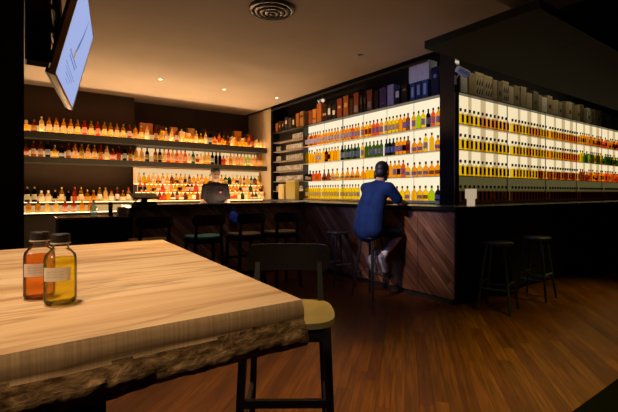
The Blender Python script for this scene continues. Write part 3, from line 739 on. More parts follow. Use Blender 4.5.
# ------------------------------------------------------------------ things on the counters
cn = thing('bar_canister', 'white two-tier canister with painted glow on the bar beside the corner post', 'lamp', (4.50, 2.87, 1.10))
M_can = emit('canister_painted_glow', (1.0, 0.76, 0.50), 0.45)  # painted glow, stands in for light from the display behind
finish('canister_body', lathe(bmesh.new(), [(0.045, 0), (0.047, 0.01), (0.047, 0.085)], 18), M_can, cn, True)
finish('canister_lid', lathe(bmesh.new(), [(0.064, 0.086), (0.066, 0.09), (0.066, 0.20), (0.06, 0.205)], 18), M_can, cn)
mb = thing('menu_box', 'yellow green boxed display standing in front of the glass rack', 'box', (5.02, 7.62, 1.10))
# a small shelf carries it: the ledge in front of the rack
finish('box_body', box(new(), -0.05, 0.05, -0.19, 0.19, 0.0, 0.40, 0.005), mat('box_yellow', (0.55, 0.42, 0.05), 0.45), mb)
finish('box_lid', box(new(), -0.053, 0.053, -0.193, 0.193, 0.405, 0.43, 0.004), mat('box_yellow_lid', (0.62, 0.5, 0.12), 0.45), mb)
sb = thing('gift_tube', 'slim pale gold carton beside the yellow green box', 'carton', (5.02, 8.02, 1.10))
finish('box_body', box(new(), -0.05, 0.05, -0.12, 0.12, 0.0, 0.36, 0.005), mat('box_palegold', (0.6, 0.48, 0.28), 0.45), sb)
finish('box_front', box(new(), -0.053, -0.0505, -0.06, 0.06, 0.04, 0.30), mat('box_goldfront', (0.75, 0.5, 0.08), 0.4), sb)
lg = thing('display_ledge', 'narrow dark ledge running under the lit display and rack', 'ledge', (5.05, 6.3, 0))
finish('ledge_top', box(new(), -0.16, 0.125, -2.40, 2.43, 1.07, 1.10), M_top, lg)
finish('ledge_front', box(new(), -0.14, 0.125, -2.38, 2.43, 0.0, 1.07), M_darkwood, lg)
# terminal on the bar end
pt = thing('sales_terminal', 'black sales terminal on the end of the bar counter', 'terminal', (1.42, 5.86, 1.10))
M_blk = mat('plastic_black', (0.012, 0.012, 0.013), 0.4)
finish('terminal_base', box(new(), -0.15, 0.15, -0.10, 0.12, 0.0, 0.035, 0.006), M_blk, pt)
finish('terminal_stand', box(new(), -0.04, 0.04, -0.02, 0.03, 0.035, 0.08), M_blk, pt)
s_ = bmesh.new(); box(s_, -0.17, 0.17, -0.14, 0.12, -0.012, 0.012, 0.004)
bmesh.ops.rotate(s_, verts=s_.verts[:], cent=(0, 0, 0), matrix=Matrix.Rotation(math.radians(14), 3, 'X'))
bmesh.ops.translate(s_, verts=s_.verts[:], vec=(0, 0, 0.115))
finish('terminal_screen', s_, M_blk, pt)
dk = thing('pepper_mill', 'tall black mill standing on the lower service counter', 'mill', (0.99, 5.80, 0.96))
finish('mill_body', lathe(bmesh.new(), [(0.028, 0), (0.03, 0.01), (0.026, 0.08), (0.028, 0.13)], 14), M_blk, dk, True)
finish('mill_head', lathe(bmesh.new(), [(0.028, 0.132), (0.029, 0.16), (0.018, 0.178), (0.006, 0.182)], 14), M_blk, dk, True)
gb = finish('bottle', lathe(bmesh.new(), [(0.036, 0), (0.04, 0.006), (0.04, 0.11), (0.03, 0.13), (0.013, 0.145), (0.013, 0.18)], 14), liquor('glass_ice', (0.75, 0.93, 0.98), 0.5), None, True, (0.80, 5.86, 0.9605))
tag(gb, 'pale blue glass bottle on the lower service counter', 'bottle')
finish('cap', lathe(bmesh.new(), [(0.016, 0.178), (0.016, 0.205)], 10), CAP['white'], gb)
nb = thing('napkin_box', 'beige napkin box beside the sales terminal on the lower counter', 'box', (1.11, 5.74, 0.96))
finish('box_body', box(new(), -0.05, 0.05, -0.05, 0.05, 0, 0.10, 0.004), mat('napkin_beige', (0.35, 0.27, 0.18), 0.6), nb)
finish('napkins', box(new(), -0.042, 0.042, -0.042, 0.042, 0.10, 0.112), mat('napkin_white', (0.7, 0.62, 0.5), 0.8), nb)
# blue bag hung under the counter edge
bg = thing('blue_bag', 'bright blue cloth bag hanging under the bar between two chairs', 'bag', (2.62, 5.565, 0.80))
b_ = bmesh.new(); ball(b_, (0, 0, 0.09), (0.075, 0.03, 0.09)); ball(b_, (0.02, 0, 0.04), (0.06, 0.03, 0.05)); ball(b_, (-0.02, 0, 0.12), (0.05, 0.025, 0.06))
remeshed('bag_body', b_, mat('bag_blue', (0.02, 0.09, 0.75), 0.7), bg, 0.008)
b_ = bmesh.new(); tube(b_, (-0.02, 0, 0.17), (0.0, 0.01, 0.26), 0.006); tube(b_, (0.03, 0, 0.16), (0.0, 0.01, 0.26), 0.006)
finish('bag_strap', b_, mat('bag_blue_dark', (0.01, 0.05, 0.4), 0.7), bg)

# ------------------------------------------------------------------ ceiling fittings
M_trim = mat('downlight_trim', (0.5, 0.42, 0.34), 0.4)
def downlight(x, y, label, lit=True):
    t = thing('ceiling_downlight', label, 'downlight', (x, y, 3.38), 0, 'recessed ceiling downlights')
    finish('trim_ring', lathe(bmesh.new(), [(0.048, 0), (0.052, -0.006), (0.036, -0.008), (0.034, 0.0)], 20), M_trim, t, True)
    finish('lamp', lathe(bmesh.new(), [(0.03, -0.0085), (0.03, -0.0095)], 16), emit('lamp_glow', (1.0, 0.8, 0.55), 6.0) if lit else mat('lamp_off', (0.05, 0.05, 0.05), 0.3), t)
    if lit:
        l = bpy.data.lights.new('downlight_lamp', 'SPOT'); l.energy = 14; l.color = WARM; l.spot_size = math.radians(80); l.spot_blend = 0.8; l.shadow_soft_size = 0.03
        o = bpy.data.objects.new('downlight_lamp', l); C.objects.link(o); o.parent = t; o.location = (0, 0, -0.02)
for x, nm in ((2.17, 'lit recessed ceiling downlight closest to the television'), (3.44, 'lit recessed ceiling downlight in the middle of the row'), (4.70, 'lit recessed ceiling downlight closest to the beige wall end')):
    downlight(x, 7.76, nm)
downlight(4.29, 4.62, 'small unlit ceiling fitting above the lit display edge', False)
vt = thing('ceiling_vent', 'round black ceiling air vent with concentric rings', 'vent', (2.39, 4.06, 3.38))
M_vent = mat('vent_metal', (0.10, 0.08, 0.065), 0.3, metal=0.6)
for r0, r1, z in ((0.265, 0.225, -0.022), (0.205, 0.165, -0.035), (0.145, 0.105, -0.045), (0.085, 0.05, -0.052)):
    finish('vent_ring', lathe(bmesh.new(), [(r0, 0 if r0 > .25 else z+0.018), (r0, z), (r1, z-0.012), (r1-0.008, z), (r1, z+0.016)], 40, cap=False), M_vent, vt, True)
finish('vent_core', lathe(bmesh.new(), [(0.035, -0.04), (0.03, -0.065), (0.01, -0.07)], 20), M_vent, vt, True)
finish('vent_plate', lathe(bmesh.new(), [(0.26, -0.002), (0.26, -0.006)], 40), M_dark, vt)
tr = finish('lighting_track', box(new(), 5.10, 5.13, 4.0, 8.70, 3.28, 3.315), mat('track_black', (0.01, 0.01, 0.011), 0.4))
tag(tr, 'black lighting track along the edge of the beige ceiling', 'track')
br = bmesh.new()
for y in (4.3, 5.5, 6.63, 7.7): box(br, 5.11, 5.12, y-0.005, y+0.005, 3.31, 3.5)
finish('hanger', br, M_blk, tr)
M_spot = mat('spot_silver', (0.6, 0.58, 0.55), 0.3, metal=0.5)
ts = thing('twin_spotlight', 'small silver twin spotlight hanging from the black track', 'spotlight', (5.115, 6.63, 3.28))
finish('stem', tube(bmesh.new(), (0, 0, 0), (0, 0, -0.10), 0.007), M_blk, ts)
for s in (-1, 1):
    hd = finish('spot_head', tube(bmesh.new(), (0.03, s*0.03, -0.10), (-0.05, s*0.075, -0.14), 0.032, 0.04, 14), M_spot, ts)
    finish('lens', tube(bmesh.new(), (-0.05, s*0.075, -0.14), (-0.053, s*0.077, -0.1415), 0.034, 0.034, 14), emit('spot_lens', (1.0, 0.85, 0.7), 0.8), hd)
cs = thing('post_spotlight', 'white bullet spotlight on the corner post', 'spotlight', (5.20, 3.555, 2.94))
finish('mount_plate', box(new(), -0.035, 0.0, -0.012, 0.0, -0.10, 0.02), mat('mount_tan', (0.45, 0.33, 0.2), 0.5), cs)
finish('arm', tube(bmesh.new(), (-0.018, -0.01, -0.02), (0.0, -0.07, 0.05), 0.009), M_spot, cs)
hd = finish('spot_head', tube(bmesh.new(), (-0.07, -0.07, 0.10), (0.10, -0.12, 0.03), 0.048, 0.055, 16), mat('spot_white', (0.7, 0.7, 0.74), 0.35), cs)
finish('lens', tube(bmesh.new(), (0.10, -0.12, 0.03), (0.106, -0.1218, 0.0275), 0.046, 0.046, 16), mat('lens_glass', (0.2, 0.17, 0.13), 0.15), hd)

# ------------------------------------------------------------------ television
P1 = Vector((0.19, 2.94, 1.994)); P2 = Vector((0.39, 4.07, 1.994))
ux = (P2-P1).normalized(); n0 = Vector((ux.y, -ux.x, 0)); tl = math.radians(14)
uz = Vector((0, 0, 1))*math.cos(tl)+n0*math.sin(tl); un = ux.cross(uz).normalized()
W_, H_ = (P2-P1).length, 0.66
tv = thing('television', 'tilted flat television hanging from the ceiling beside the black pillar', 'television', P1+ux*W_/2)
def tvbox(bm, a0, a1, b0, b1, c0, c1):
    o = -ux*W_/2
    vs = [bm.verts.new(o+ux*a+uz*b+un*c) for a in (a0, a1) for b in (b0, b1) for c in (c0, c1)]
    for f in ((0, 1, 3, 2), (4, 6, 7, 5), (0, 4, 5, 1), (2, 3, 7, 6), (0, 2, 6, 4), (1, 5, 7, 3)): bm.faces.new([vs[i] for i in f])
    return bm
finish('housing', tvbox(bmesh.new(), -0.012, W_+0.012, -0.012, H_+0.012, -0.05, -0.001), mat('tv_black', (0.012, 0.011, 0.01), 0.4), tv)
sc_ = finish('screen', tvbox(bmesh.new(), 0.004, W_-0.004, 0.004, H_-0.004, -0.001, 0.001), emit('screen_glow', (0.36, 0.44, 0.76), 1.0), tv)
fr_ = bmesh.new()
tvbox(fr_, -0.014, W_+0.014, -0.016, 0.002, -0.03, 0.004); tvbox(fr_, -0.014, W_+0.014, H_-0.002, H_+0.014, -0.03, 0.004)
tvbox(fr_, -0.014, 0.002, -0.014, H_+0.014, -0.03, 0.004); tvbox(fr_, W_-0.002, W_+0.014, -0.014, H_+0.014, -0.03, 0.004)
finish('bezel', fr_, mat('tv_bezel', (0.5, 0.30, 0.11), 0.3, metal=0.4), tv)
ft = bmesh.new()   # feather picture on the screen
def tvpt(a, b, c=0.0018): return -ux*W_/2+ux*a+uz*b+un*c
cl = [(0.50, .30), (0.56, .38), (0.62, .47), (0.66, .56), (0.68, .63)]
for (a, b), (a2, b2), w0, w1 in zip(cl, cl[1:], (.022, .03, .022, .012), (.03, .022, .012, .002)):
    q = [tvpt(a-w0, b), tvpt(a+w0, b), tvpt(a2+w1, b2), tvpt(a2-w1, b2)]
    ft.faces.new([ft.verts.new(v) for v in q])
finish('picture_feather', ft, emit('screen_grey', (0.13, 0.17, 0.42), 1.0), sc_)
ft = bmesh.new(); ft.faces.new([ft.verts.new(tvpt(0.49+.04*math.cos(t*PI/5), 0.285+.035*math.sin(t*PI/5), 0.002)) for t in range(10)])
finish('picture_blob', ft, emit('screen_orange', (0.45, 0.25, 0.15), 1.0), sc_)
for k, (b, a0, a1) in enumerate(((.24, .26, .70), (.21, .30, .66), (.15, .22, .78), (.125, .26, .72), (.10, .34, .62), (.07, .40, .56))):
    a = a0; ft = bmesh.new()
    while a < a1:
        l_ = random.uniform(.02, .05); h_ = .016 if k < 2 else .008
        ft.faces.new([ft.verts.new(tvpt(*p)) for p in ((a, b), (a+l_, b), (a+l_, b+h_), (a, b+h_))]); a += l_+.014
    finish('picture_text', ft, MC['screen_grey'], sc_)
mt_ = bmesh.new()
tvbox(mt_, W_*0.3, W_*0.7, H_*0.2, H_*0.8, -0.10, -0.05)
finish('mount_plate', mt_, M_blk, tv)
cpt = -ux*W_/2+ux*W_*0.5+uz*H_*0.5-un*0.12
loc0 = P1+ux*W_/2
finish('ceiling_pole', tube(bmesh.new(), cpt, (cpt.x-0.05, cpt.y, 3.38-loc0.z), 0.03, 0.03, 12), M_blk, tv)
ab = bmesh.new()
for dz in (0.0, 0.16): bar(ab, cpt+Vector((0, 0, dz)), cpt+Vector((-0.04, -0.25, dz+0.02)), 0.05, 0.04)
cg = thing('media_cage', 'black equipment cage hanging between the pillar and the television', 'cage', (0.10, 2.95, 2.0))
for x_ in (-0.06, 0.055): finish('side_plate', box(new(), x_-0.004, x_+0.004, -0.2, -0.08, 0.0, 1.38), M_blk, cg)
finish('back_plate', box(new(), -0.06, 0.055, -0.09, -0.08, 0.0, 1.38), M_blackmatte, cg)
finish('cage_floor', box(new(), -0.055, 0.05, -0.2, -0.09, 0.0, 0.012), M_blackmatte, cg)
for z_ in (0.30, 0.44): finish('cage_shelf', box(new(), -0.055, 0.05, -0.2, -0.09, z_, z_+0.012), mat('bracket_brown', (0.06, 0.035, 0.015), 0.4, metal=0.5), cg)
finish('device', box(new(), -0.05, 0.045, -0.18, -0.095, 0.315, 0.40, 0.005), M_blk, cg)
finish('bracket_arm', ab, mat('bracket_brown', (0.06, 0.035, 0.015), 0.4, metal=0.5), tv)
cb = bmesh.new()
def sag(bm, a, b, drop, r, n=10):
    a, b = Vector(a), Vector(b); pr = a
    for i in range(1, n+1):
        t = i/n; p = a.lerp(b, t)-Vector((0, 0, drop*4*t*(1-t))); tube(bm, pr, p, r, r, 6); pr = p
sag(cb, cpt+Vector((0, -.05, 0)), cpt+Vector((-0.1, -0.38, 0.30)), 0.14, 0.008)
sag(cb, cpt+Vector((0, .05, .1)), cpt+Vector((-0.12, -0.40, 0.22)), 0.2, 0.007)
sag(cb, cpt+Vector((0.02, -.02, -.05)), cpt+Vector((-0.10, -0.1, 0.8)), 0.1, 0.007)
finish('cable', cb, M_blk, tv)

# ------------------------------------------------------------------ foreground table
def slab_mat(saw):
    m = bpy.data.materials.new('maple_slab'); m.use_nodes = True; nt = m.node_tree; L = nt.links.new
    b = nt.nodes['Principled BSDF']; b.inputs['Roughness'].default_value = 0.45; b.inputs['Specular IOR Level'].default_value = 0.3
    tc = nt.nodes.new('ShaderNodeTexCoord')
    mp = nt.nodes.new('ShaderNodeMapping'); mp.inputs['Scale'].default_value = (0.9, 9.0, 9.0); mp.inputs['Rotation'].default_value = (0, 0, math.radians(-6)); L(tc.outputs['Object'], mp.inputs[0])
    n1 = nt.nodes.new('ShaderNodeTexNoise'); n1.inputs['Scale'].default_value = 1.3; n1.inputs['Detail'].default_value = 6; n1.inputs['Distortion'].default_value = 0.7; L(mp.outputs[0], n1.inputs[0])
    r = nt.nodes.new('ShaderNodeValToRGB'); e = r.color_ramp.elements
    e[0].position = 0.28; e[0].color = lin('9a7046'); e[1].position = 0.72; e[1].color = lin('d8b486')
    x = e.new(0.42); x.color = lin('c79c6c'); x = e.new(0.52); x.color = lin('d0a878')
    L(n1.outputs['Fac'], r.inputs[0])
    mp2 = nt.nodes.new('ShaderNodeMapping'); mp2.inputs['Scale'].default_value = (3.0, 120.0, 120.0); L(tc.outputs['Object'], mp2.inputs[0])
    n2 = nt.nodes.new('ShaderNodeTexNoise'); n2.inputs['Scale'].default_value = 1.0; n2.inputs['Detail'].default_value = 4; L(mp2.outputs[0], n2.inputs[0])
    mr = nt.nodes.new('ShaderNodeMapRange'); mr.inputs[3].default_value = 0.78; mr.inputs[4].default_value = 1.15; L(n2.outputs['Fac'], mr.inputs[0])
    sc = nt.nodes.new('ShaderNodeVectorMath'); sc.operation = 'SCALE'; L(r.outputs[0], sc.inputs[0]); L(mr.outputs[0], sc.inputs['Scale'])
    mp3 = nt.nodes.new('ShaderNodeMapping'); mp3.inputs['Scale'].default_value = (260.0, 2.0, 6.0); L(tc.outputs['Object'], mp3.inputs[0])
    n3 = nt.nodes.new('ShaderNodeTexNoise'); n3.inputs['Scale'].default_value = 1.0; n3.inputs['Detail'].default_value = 2; L(mp3.outputs[0], n3.inputs[0])
    mr3 = nt.nodes.new('ShaderNodeMapRange'); mr3.inputs[1].default_value = 0.35; mr3.inputs[2].default_value = 0.65; mr3.inputs[3].default_value = 0.80 if saw else 1.0; mr3.inputs[4].default_value = 1.05 if saw else 1.0; L(n3.outputs['Fac'], mr3.inputs[0])
    # thin cast-shadow streaks painted into the slab colour, slightly across the grain
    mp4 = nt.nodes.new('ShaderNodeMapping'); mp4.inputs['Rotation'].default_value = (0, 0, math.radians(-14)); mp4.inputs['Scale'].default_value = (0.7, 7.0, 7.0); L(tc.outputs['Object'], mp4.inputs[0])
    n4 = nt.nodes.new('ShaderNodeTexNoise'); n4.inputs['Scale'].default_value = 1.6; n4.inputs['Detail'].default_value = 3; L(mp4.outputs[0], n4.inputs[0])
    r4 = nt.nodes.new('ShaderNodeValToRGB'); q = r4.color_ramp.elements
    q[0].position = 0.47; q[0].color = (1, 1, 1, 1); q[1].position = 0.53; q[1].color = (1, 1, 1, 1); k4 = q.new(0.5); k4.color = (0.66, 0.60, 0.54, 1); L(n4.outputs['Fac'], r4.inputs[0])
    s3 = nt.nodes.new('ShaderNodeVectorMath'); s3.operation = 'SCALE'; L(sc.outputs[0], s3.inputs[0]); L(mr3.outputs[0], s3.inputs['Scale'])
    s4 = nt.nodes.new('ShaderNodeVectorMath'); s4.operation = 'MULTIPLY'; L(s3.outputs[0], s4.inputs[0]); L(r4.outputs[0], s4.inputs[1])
    L(s4.outputs[0], b.inputs['Base Color'])
    return m
def bark_mat():
    m = bpy.data.materials.new('live_edge_bark'); m.use_nodes = True; nt = m.node_tree; L = nt.links.new
    b = nt.nodes['Principled BSDF']; b.inputs['Roughness'].default_value = 0.75; b.inputs['Specular IOR Level'].default_value = 0.2
    tc = nt.nodes.new('ShaderNodeTexCoord')
    mp = nt.nodes.new('ShaderNodeMapping'); mp.inputs['Scale'].default_value = (22, 22, 50); L(tc.outputs['Object'], mp.inputs[0])
    n1 = nt.nodes.new('ShaderNodeTexNoise'); n1.inputs['Scale'].default_value = 1.5; n1.inputs['Detail'].default_value = 12; n1.inputs['Roughness'].default_value = 0.65; n1.inputs['Distortion'].default_value = 0.5; L(mp.outputs[0], n1.inputs[0])
    r = nt.nodes.new('ShaderNodeValToRGB'); e = r.color_ramp.elements
    e[0].position = 0.36; e[0].color = lin('4a3019'); e[1].position = 0.66; e[1].color = lin('b8915f'); x = e.new(0.5); x.color = lin('80603a')
    L(n1.outputs['Fac'], r.inputs[0]); L(r.outputs[0], b.inputs['Base Color'])
    bp = nt.nodes.new('ShaderNodeBump'); bp.inputs['Strength'].default_value = 0.9; bp.inputs['Distance'].default_value = 0.012
    L(n1.outputs['Fac'], bp.inputs['Height']); L(bp.outputs[0], b.inputs['Normal'])
    return m
TX, TY, TZ_ = -0.3, 1.2, 1.05
tb = thing('bar_table', 'tall live-edge timber slab table with two small bottles on it', 'table', (TX, TY, 0))
from mathutils import noise as mnoise
def slab():
    bm = bmesh.new()
    NX, x0, x1 = 420, -1.35, 0.445
    prof_n = 22
    cols = []
    for i in range(NX+1):
        t = i/NX; x = x0+(x1-x0)*t
        col = []
        for j in range(prof_n+1):
            s = j/prof_n; z = TZ_-0.092*s
            if s < 0.42: y = 0.645-0.004*math.sin(s/0.42*PI)
            else:
                k = (s-0.42)/0.58
                nn = mnoise.noise(Vector((x*9, 3.1, z*38)))*0.010+mnoise.noise(Vector((x*34, 7.7, z*80)))*0.004+mnoise.noise(Vector((x*80, 2.7, z*150)))*0.0025
                y = 0.645-0.013*math.sin(k*PI*0.8)+nn*min(1, k*3)+0.008*k*k
            y += 0.006*mnoise.noise(Vector((x*3, 0, 0)))
            zz = z+(0.010*mnoise.noise(Vector((x*5, 9, 2)))*s if s > 0.3 else 0)
            col.append(bm.verts.new((x+(0.012*s if i == NX else 0)-TX, y-TY, zz)))
        # under side and far edge
        xe = x+(0.075*t**8 if t > 0.9 else 0)
        fy = 1.83+0.015*mnoise.noise(Vector((x*2, 5, 1)))
        col.append(bm.verts.new((xe-TX, fy-0.01-TY, TZ_-0.09)))
        col.append(bm.verts.new((xe-TX, fy-TY, TZ_-0.03)))
        col.append(bm.verts.new((xe-TX, fy-TY, TZ_)))
        cols.append(col)
    n = len(cols[0])
    for a, b in zip(cols, cols[1:]):
        for j in range(n):
            k = (j+1) % n
            f = bm.faces.new((a[j], b[j], b[k], a[k]))
            f.material_index = 1 if 9+2.5*mnoise.noise(Vector((a[j].co.x*7, 4, 0)))+1.5*mnoise.noise(Vector((a[j].co.x*25, 4, 0))) <= j < prof_n else (2 if j < prof_n else 0)
    bm.faces.new(list(reversed(cols[0]))); bm.faces.new(cols[-1])
    return bm
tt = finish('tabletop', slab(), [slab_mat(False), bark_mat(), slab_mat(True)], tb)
smooth_by_angle(tt, 50)
M_leg = mat('table_black', (0.008, 0.008, 0.009), 0.6)
for x0, x1 in ((-1.15, -1.05), (0.03, 0.13)):
    finish('leg_panel', box(new(), x0-TX, x1-TX, 0.80-TY, 1.68-TY, 0.0, TZ_-0.098, 0.004), M_leg, tb)
finish('stretcher', box(new(), -1.05-TX, 0.03-TX, 1.2-TY, 1.28-TY, 0.30, 0.38, 0.004), M_leg, tb)
# two sample bottles
def sample_bottle(loc, rz, liq, trans, label):
    t = thing('sample_bottle', label, 'bottle', loc, rz, 'sample bottles on the slab table'); t.scale = (0.93, 0.93, 0.95)
    outer = [(0.020, 0.0), (0.0265, 0.003), (0.0285, 0.009), (0.0285, 0.086), (0.0265, 0.095), (0.019, 0.104), (0.0145, 0.108), (0.014, 0.114), (0.0165, 0.116), (0.0165, 0.119)]
    g = liquor('sample_glass', (0.99, 0.98, 0.96), 0.03, 0.2)
    finish('glass_body', lathe(bmesh.new(), outer, 28, power=2.6), g, t, True)
    finish('liquid', lathe(bmesh.new(), [(0.017, 0.006), (0.0255, 0.010), (0.0262, 0.085), (0.0255, 0.089)], 28, power=2.6), liq, t, True)
    finish('cap', lathe(bmesh.new(), [(0.0165, 0.1195), (0.0172, 0.121), (0.0172, 0.134), (0.0155, 0.136)], 20), mat('cap_bakelite', (0.02, 0.014, 0.012), 0.35), t)
    finish('collar', lathe(bmesh.new(), [(0.0168, 0.1165), (0.0185, 0.117), (0.0185, 0.119), (0.0165, 0.1193)], 20), mat('collar_glass', (0.5, 0.4, 0.3), 0.1), t, True)
    lb = finish('paper_label', lathe(bmesh.new(), [(0.0290, 0.048), (0.0290, 0.074)], 14, a0=-PI*0.80, a1=-PI*0.28, cap=False, power=2.6), paper('label_paper', (0.85, 0.76, 0.64), 0.3), t, True)
    wr = bmesh.new()
    for k, z in enumerate((0.066, 0.061, 0.056)):
        pr = None
        for i in range(16):
            a = -PI*0.72+PI*0.34*i/15; kk = (abs(math.cos(a))**2.6+abs(math.sin(a))**2.6)**(-1/2.6)
            p = Vector((0.0294*kk*math.cos(a), 0.0294*kk*math.sin(a), z+0.0012*math.sin(i*(2.1+k))))
            if pr is not None and i % 5: tube(wr, pr, p, 0.00022, 0.00022, 4)
            pr = p
    finish('handwriting', wr, mat('ink_grey', (0.2, 0.16, 0.13), 0.7), lb)
    return t
sample_bottle((0.066, 0.885, TZ_), -0.2, liquor('liquid_gold', (1.0, 0.92, 0.20), 0.15, 0.03), 0, 'small golden liquor bottle with paper label, closer to the table front')
sample_bottle((0.036, 0.955, TZ_), -0.1, liquor('liquid_russet', (0.95, 0.56, 0.16), 0.2, 0.03), 0, 'small reddish brown liquor bottle behind the golden one')

# ------------------------------------------------------------------ bar chairs
M_chair = mat('chair_black', (0.006, 0.004, 0.0035), 0.45, spec=0.25)
M_seat = mat('seat_oak', (0.13, 0.088, 0.04), 0.5, noise=0.15, nscale=10)
def curved_board(bm, w, z0, z1, t, curve, y0, nx=20, cr=0.035):
    """bent backrest with rounded corners; front face towards -y"""
    fr, bk = [], []
    H = z1-z0
    for i in range(nx+1):
        s = -1+2*i/nx; x = s*w/2; y = y0-curve*s*s
        e = max(0, abs(x)-(w/2-cr)); dz = cr-math.sqrt(max(0, cr*cr-e*e)) if e > 0 else 0
        col = []
        for yy in (y-t/2, y+t/2):
            col.append((bm.verts.new((x, yy, z0+dz*0.9)), bm.verts.new((x, yy, (z0+z1)/2)), bm.verts.new((x, yy, z1-dz*0.9))))
        fr.append(col[0]); bk.append(col[1])
    for i in range(nx):
        for k in range(2):
            bm.faces.new((fr[i][k], fr[i+1][k], fr[i+1][k+1], fr[i][k+1])); bm.faces.new((bk[i+1][k], bk[i][k], bk[i][k+1], bk[i+1][k+1]))
        bm.faces.new((fr[i+1][0], fr[i][0], bk[i][0], bk[i+1][0])); bm.faces.new((fr[i][2], fr[i+1][2], bk[i+1][2], bk[i][2]))
    for i in (0, nx):
        for k in range(2): bm.faces.new((fr[i][k], fr[i][k+1], bk[i][k+1], bk[i][k]))
    return bm
def make_chair(label, seat_m):
    """faces -y; back at +y"""
    t = thing('bar_chair', label, 'chair', (0, 0, 0), 0, 'tall bar chairs')
    s = bmesh.new()
    n = 40; lo, hi = [], []
    for i in range(n):
        a = 2*PI*i/n; ca, sa = math.cos(a), math.sin(a); k = (abs(ca)**4+abs(sa)**4)**(-0.25)
        x, y = 0.205*k*ca*(1.0-0.08*max(0, sa)), 0.19*k*sa
        lo.append(s.verts.new((x, y, 0.718))); hi.append(s.verts.new((x, y, 0.738+0.006*abs(ca))))
    c = s.verts.new((0, 0, 0.732))
    for i in range(n):
        j = (i+1) % n; s.faces.new((lo[i], lo[j], hi[j], hi[i])); s.faces.new((hi[i], hi[j], c))
    s.faces.new(list(reversed(lo)))
    so = finish('seat', s, seat_m, t); smooth_by_angle(so, 45)
    finish('backrest', curved_board(bmesh.new(), 0.40, 0.875, 1.005, 0.014, 0.05, 0.235), M_chair, t)
    for sx in (-1, 1):
        finish('leg', bar(new(), (sx*0.195, -0.185, 0), (sx*0.165, -0.145, 0.718), 0.026, 0.026, 0.034, 0.034), M_chair, t)
        g = bmesh.new(); bar(g, (sx*0.185, 0.215, 0), (sx*0.155, 0.165, 0.718), 0.026, 0.028, 0.03, 0.036)
        bar(g, (sx*0.155, 0.165, 0.718), (sx*0.150, 0.205, 0.92), 0.03, 0.036, 0.022, 0.022)
        finish('leg', g, M_chair, t)
        finish('rung', bar(new(), (sx*0.18, -0.168, 0.30), (sx*0.172, 0.195, 0.34), 0.018, 0.026), M_chair, t)
        finish('apron', bar(new(), (sx*0.162, -0.14, 0.685), (sx*0.152, 0.165, 0.685), 0.02, 0.055), M_chair, t)
    finish('footrest', bar(new(), (-0.18, -0.168, 0.42), (0.18, -0.168, 0.42), 0.02, 0.03), M_chair, t)
    finish('apron', bar(new(), (-0.16, -0.145, 0.685), (0.16, -0.145, 0.685), 0.02, 0.055), M_chair, t)
    finish('apron', bar(new(), (-0.152, 0.165, 0.685), (0.152, 0.165, 0.685), 0.02, 0.055), M_chair, t)
    return t
ch = make_chair('black bar chair with pale wooden seat beside the slab table', M_seat)
ch.location = (0.96, 1.50, 0); ch.rotation_euler = (0, 0, -math.radians(35))
# at the bar, facing it (turn half round)
for x, y, rz, lbl, sm_ in ((2.92, 4.72, 3.10, 'black chair with pale seat at the bar, next to the timber-clad corner', None),
                           (2.38, 4.72, 3.16, 'black chair with pale seat at the bar, below the blue bag', None),
                           (1.84, 4.74, 3.10, 'black chair with teal seat at the bar', 'teal'), (1.20, 4.72, 3.2, 'black chair with reddish brown seat at the bar, below the sales terminal', 'red')):
    c_ = dup(ch, (x, y, 0), rz, lbl)
    if sm_:
        for k in c_.children:
            if k.name.startswith('seat'):
                k.data = k.data.copy(); k.data.materials[0] = mat('seat_'+sm_, (0.02, 0.28, 0.27) if sm_ == 'teal' else (0.12, 0.05, 0.03), 0.6)

# ------------------------------------------------------------------ bar stools
M_stool = mat('stool_dark', (0.022, 0.022, 0.028), 0.35, spec=0.5)
M_rail = mat('stool_rail', (0.35, 0.33, 0.33), 0.3, metal=0.8)
def make_stool(label):
    t = thing('bar_stool', label, 'stool', (0, 0, 0), 0, 'backless bar stools')
    so = finish('seat', lathe(bmesh.new(), [(0.135, 0.70), (0.155, 0.704), (0.16, 0.716), (0.158, 0.728), (0.145, 0.732), (0.06, 0.728)], 32), M_stool, t, True)
    for sx in (-1, 1):
        for sy in (-1, 1):
            finish('leg', tube(bmesh.new(), (sx*0.165, sy*0.165, 0), (sx*0.085, sy*0.085, 0.70), 0.013, 0.017, 10), M_stool, t)
    k = 0.165-0.08*0.30/0.70
    for a, b in (((-k, -k), (k, -k)), ((-k, k), (k, k))):
        finish('footrest', tube(bmesh.new(), (a[0], a[1], 0.30), (b[0], b[1], 0.30), 0.009), M_rail, t)
    k = 0.165-0.08*0.24/0.70
    for a, b in (((-k, -k), (-k, k)), ((k, -k), (k, k))):
        finish('stretcher', tube(bmesh.new(), (a[0], a[1], 0.24), (b[0], b[1], 0.24), 0.009), M_stool, t)
    return t
st0 = make_stool('dark round bar stool with the seated person on it')
st0.location = (3.50, 3.57, 0); st0.rotation_euler = (0, 0, 0.1)
dup(st0, (3.56, 4.27, 0), -0.15, 'empty dark round bar stool beside the seated person')
dup(st0, (4.20, 2.36, 0), 0.25, 'dark round bar stool on the unlit side of the bar')
dup(st0, (5.05, 2.36, 0), 0.1, 'bar stool nearly hidden in shadow, farther along the unlit bar side')

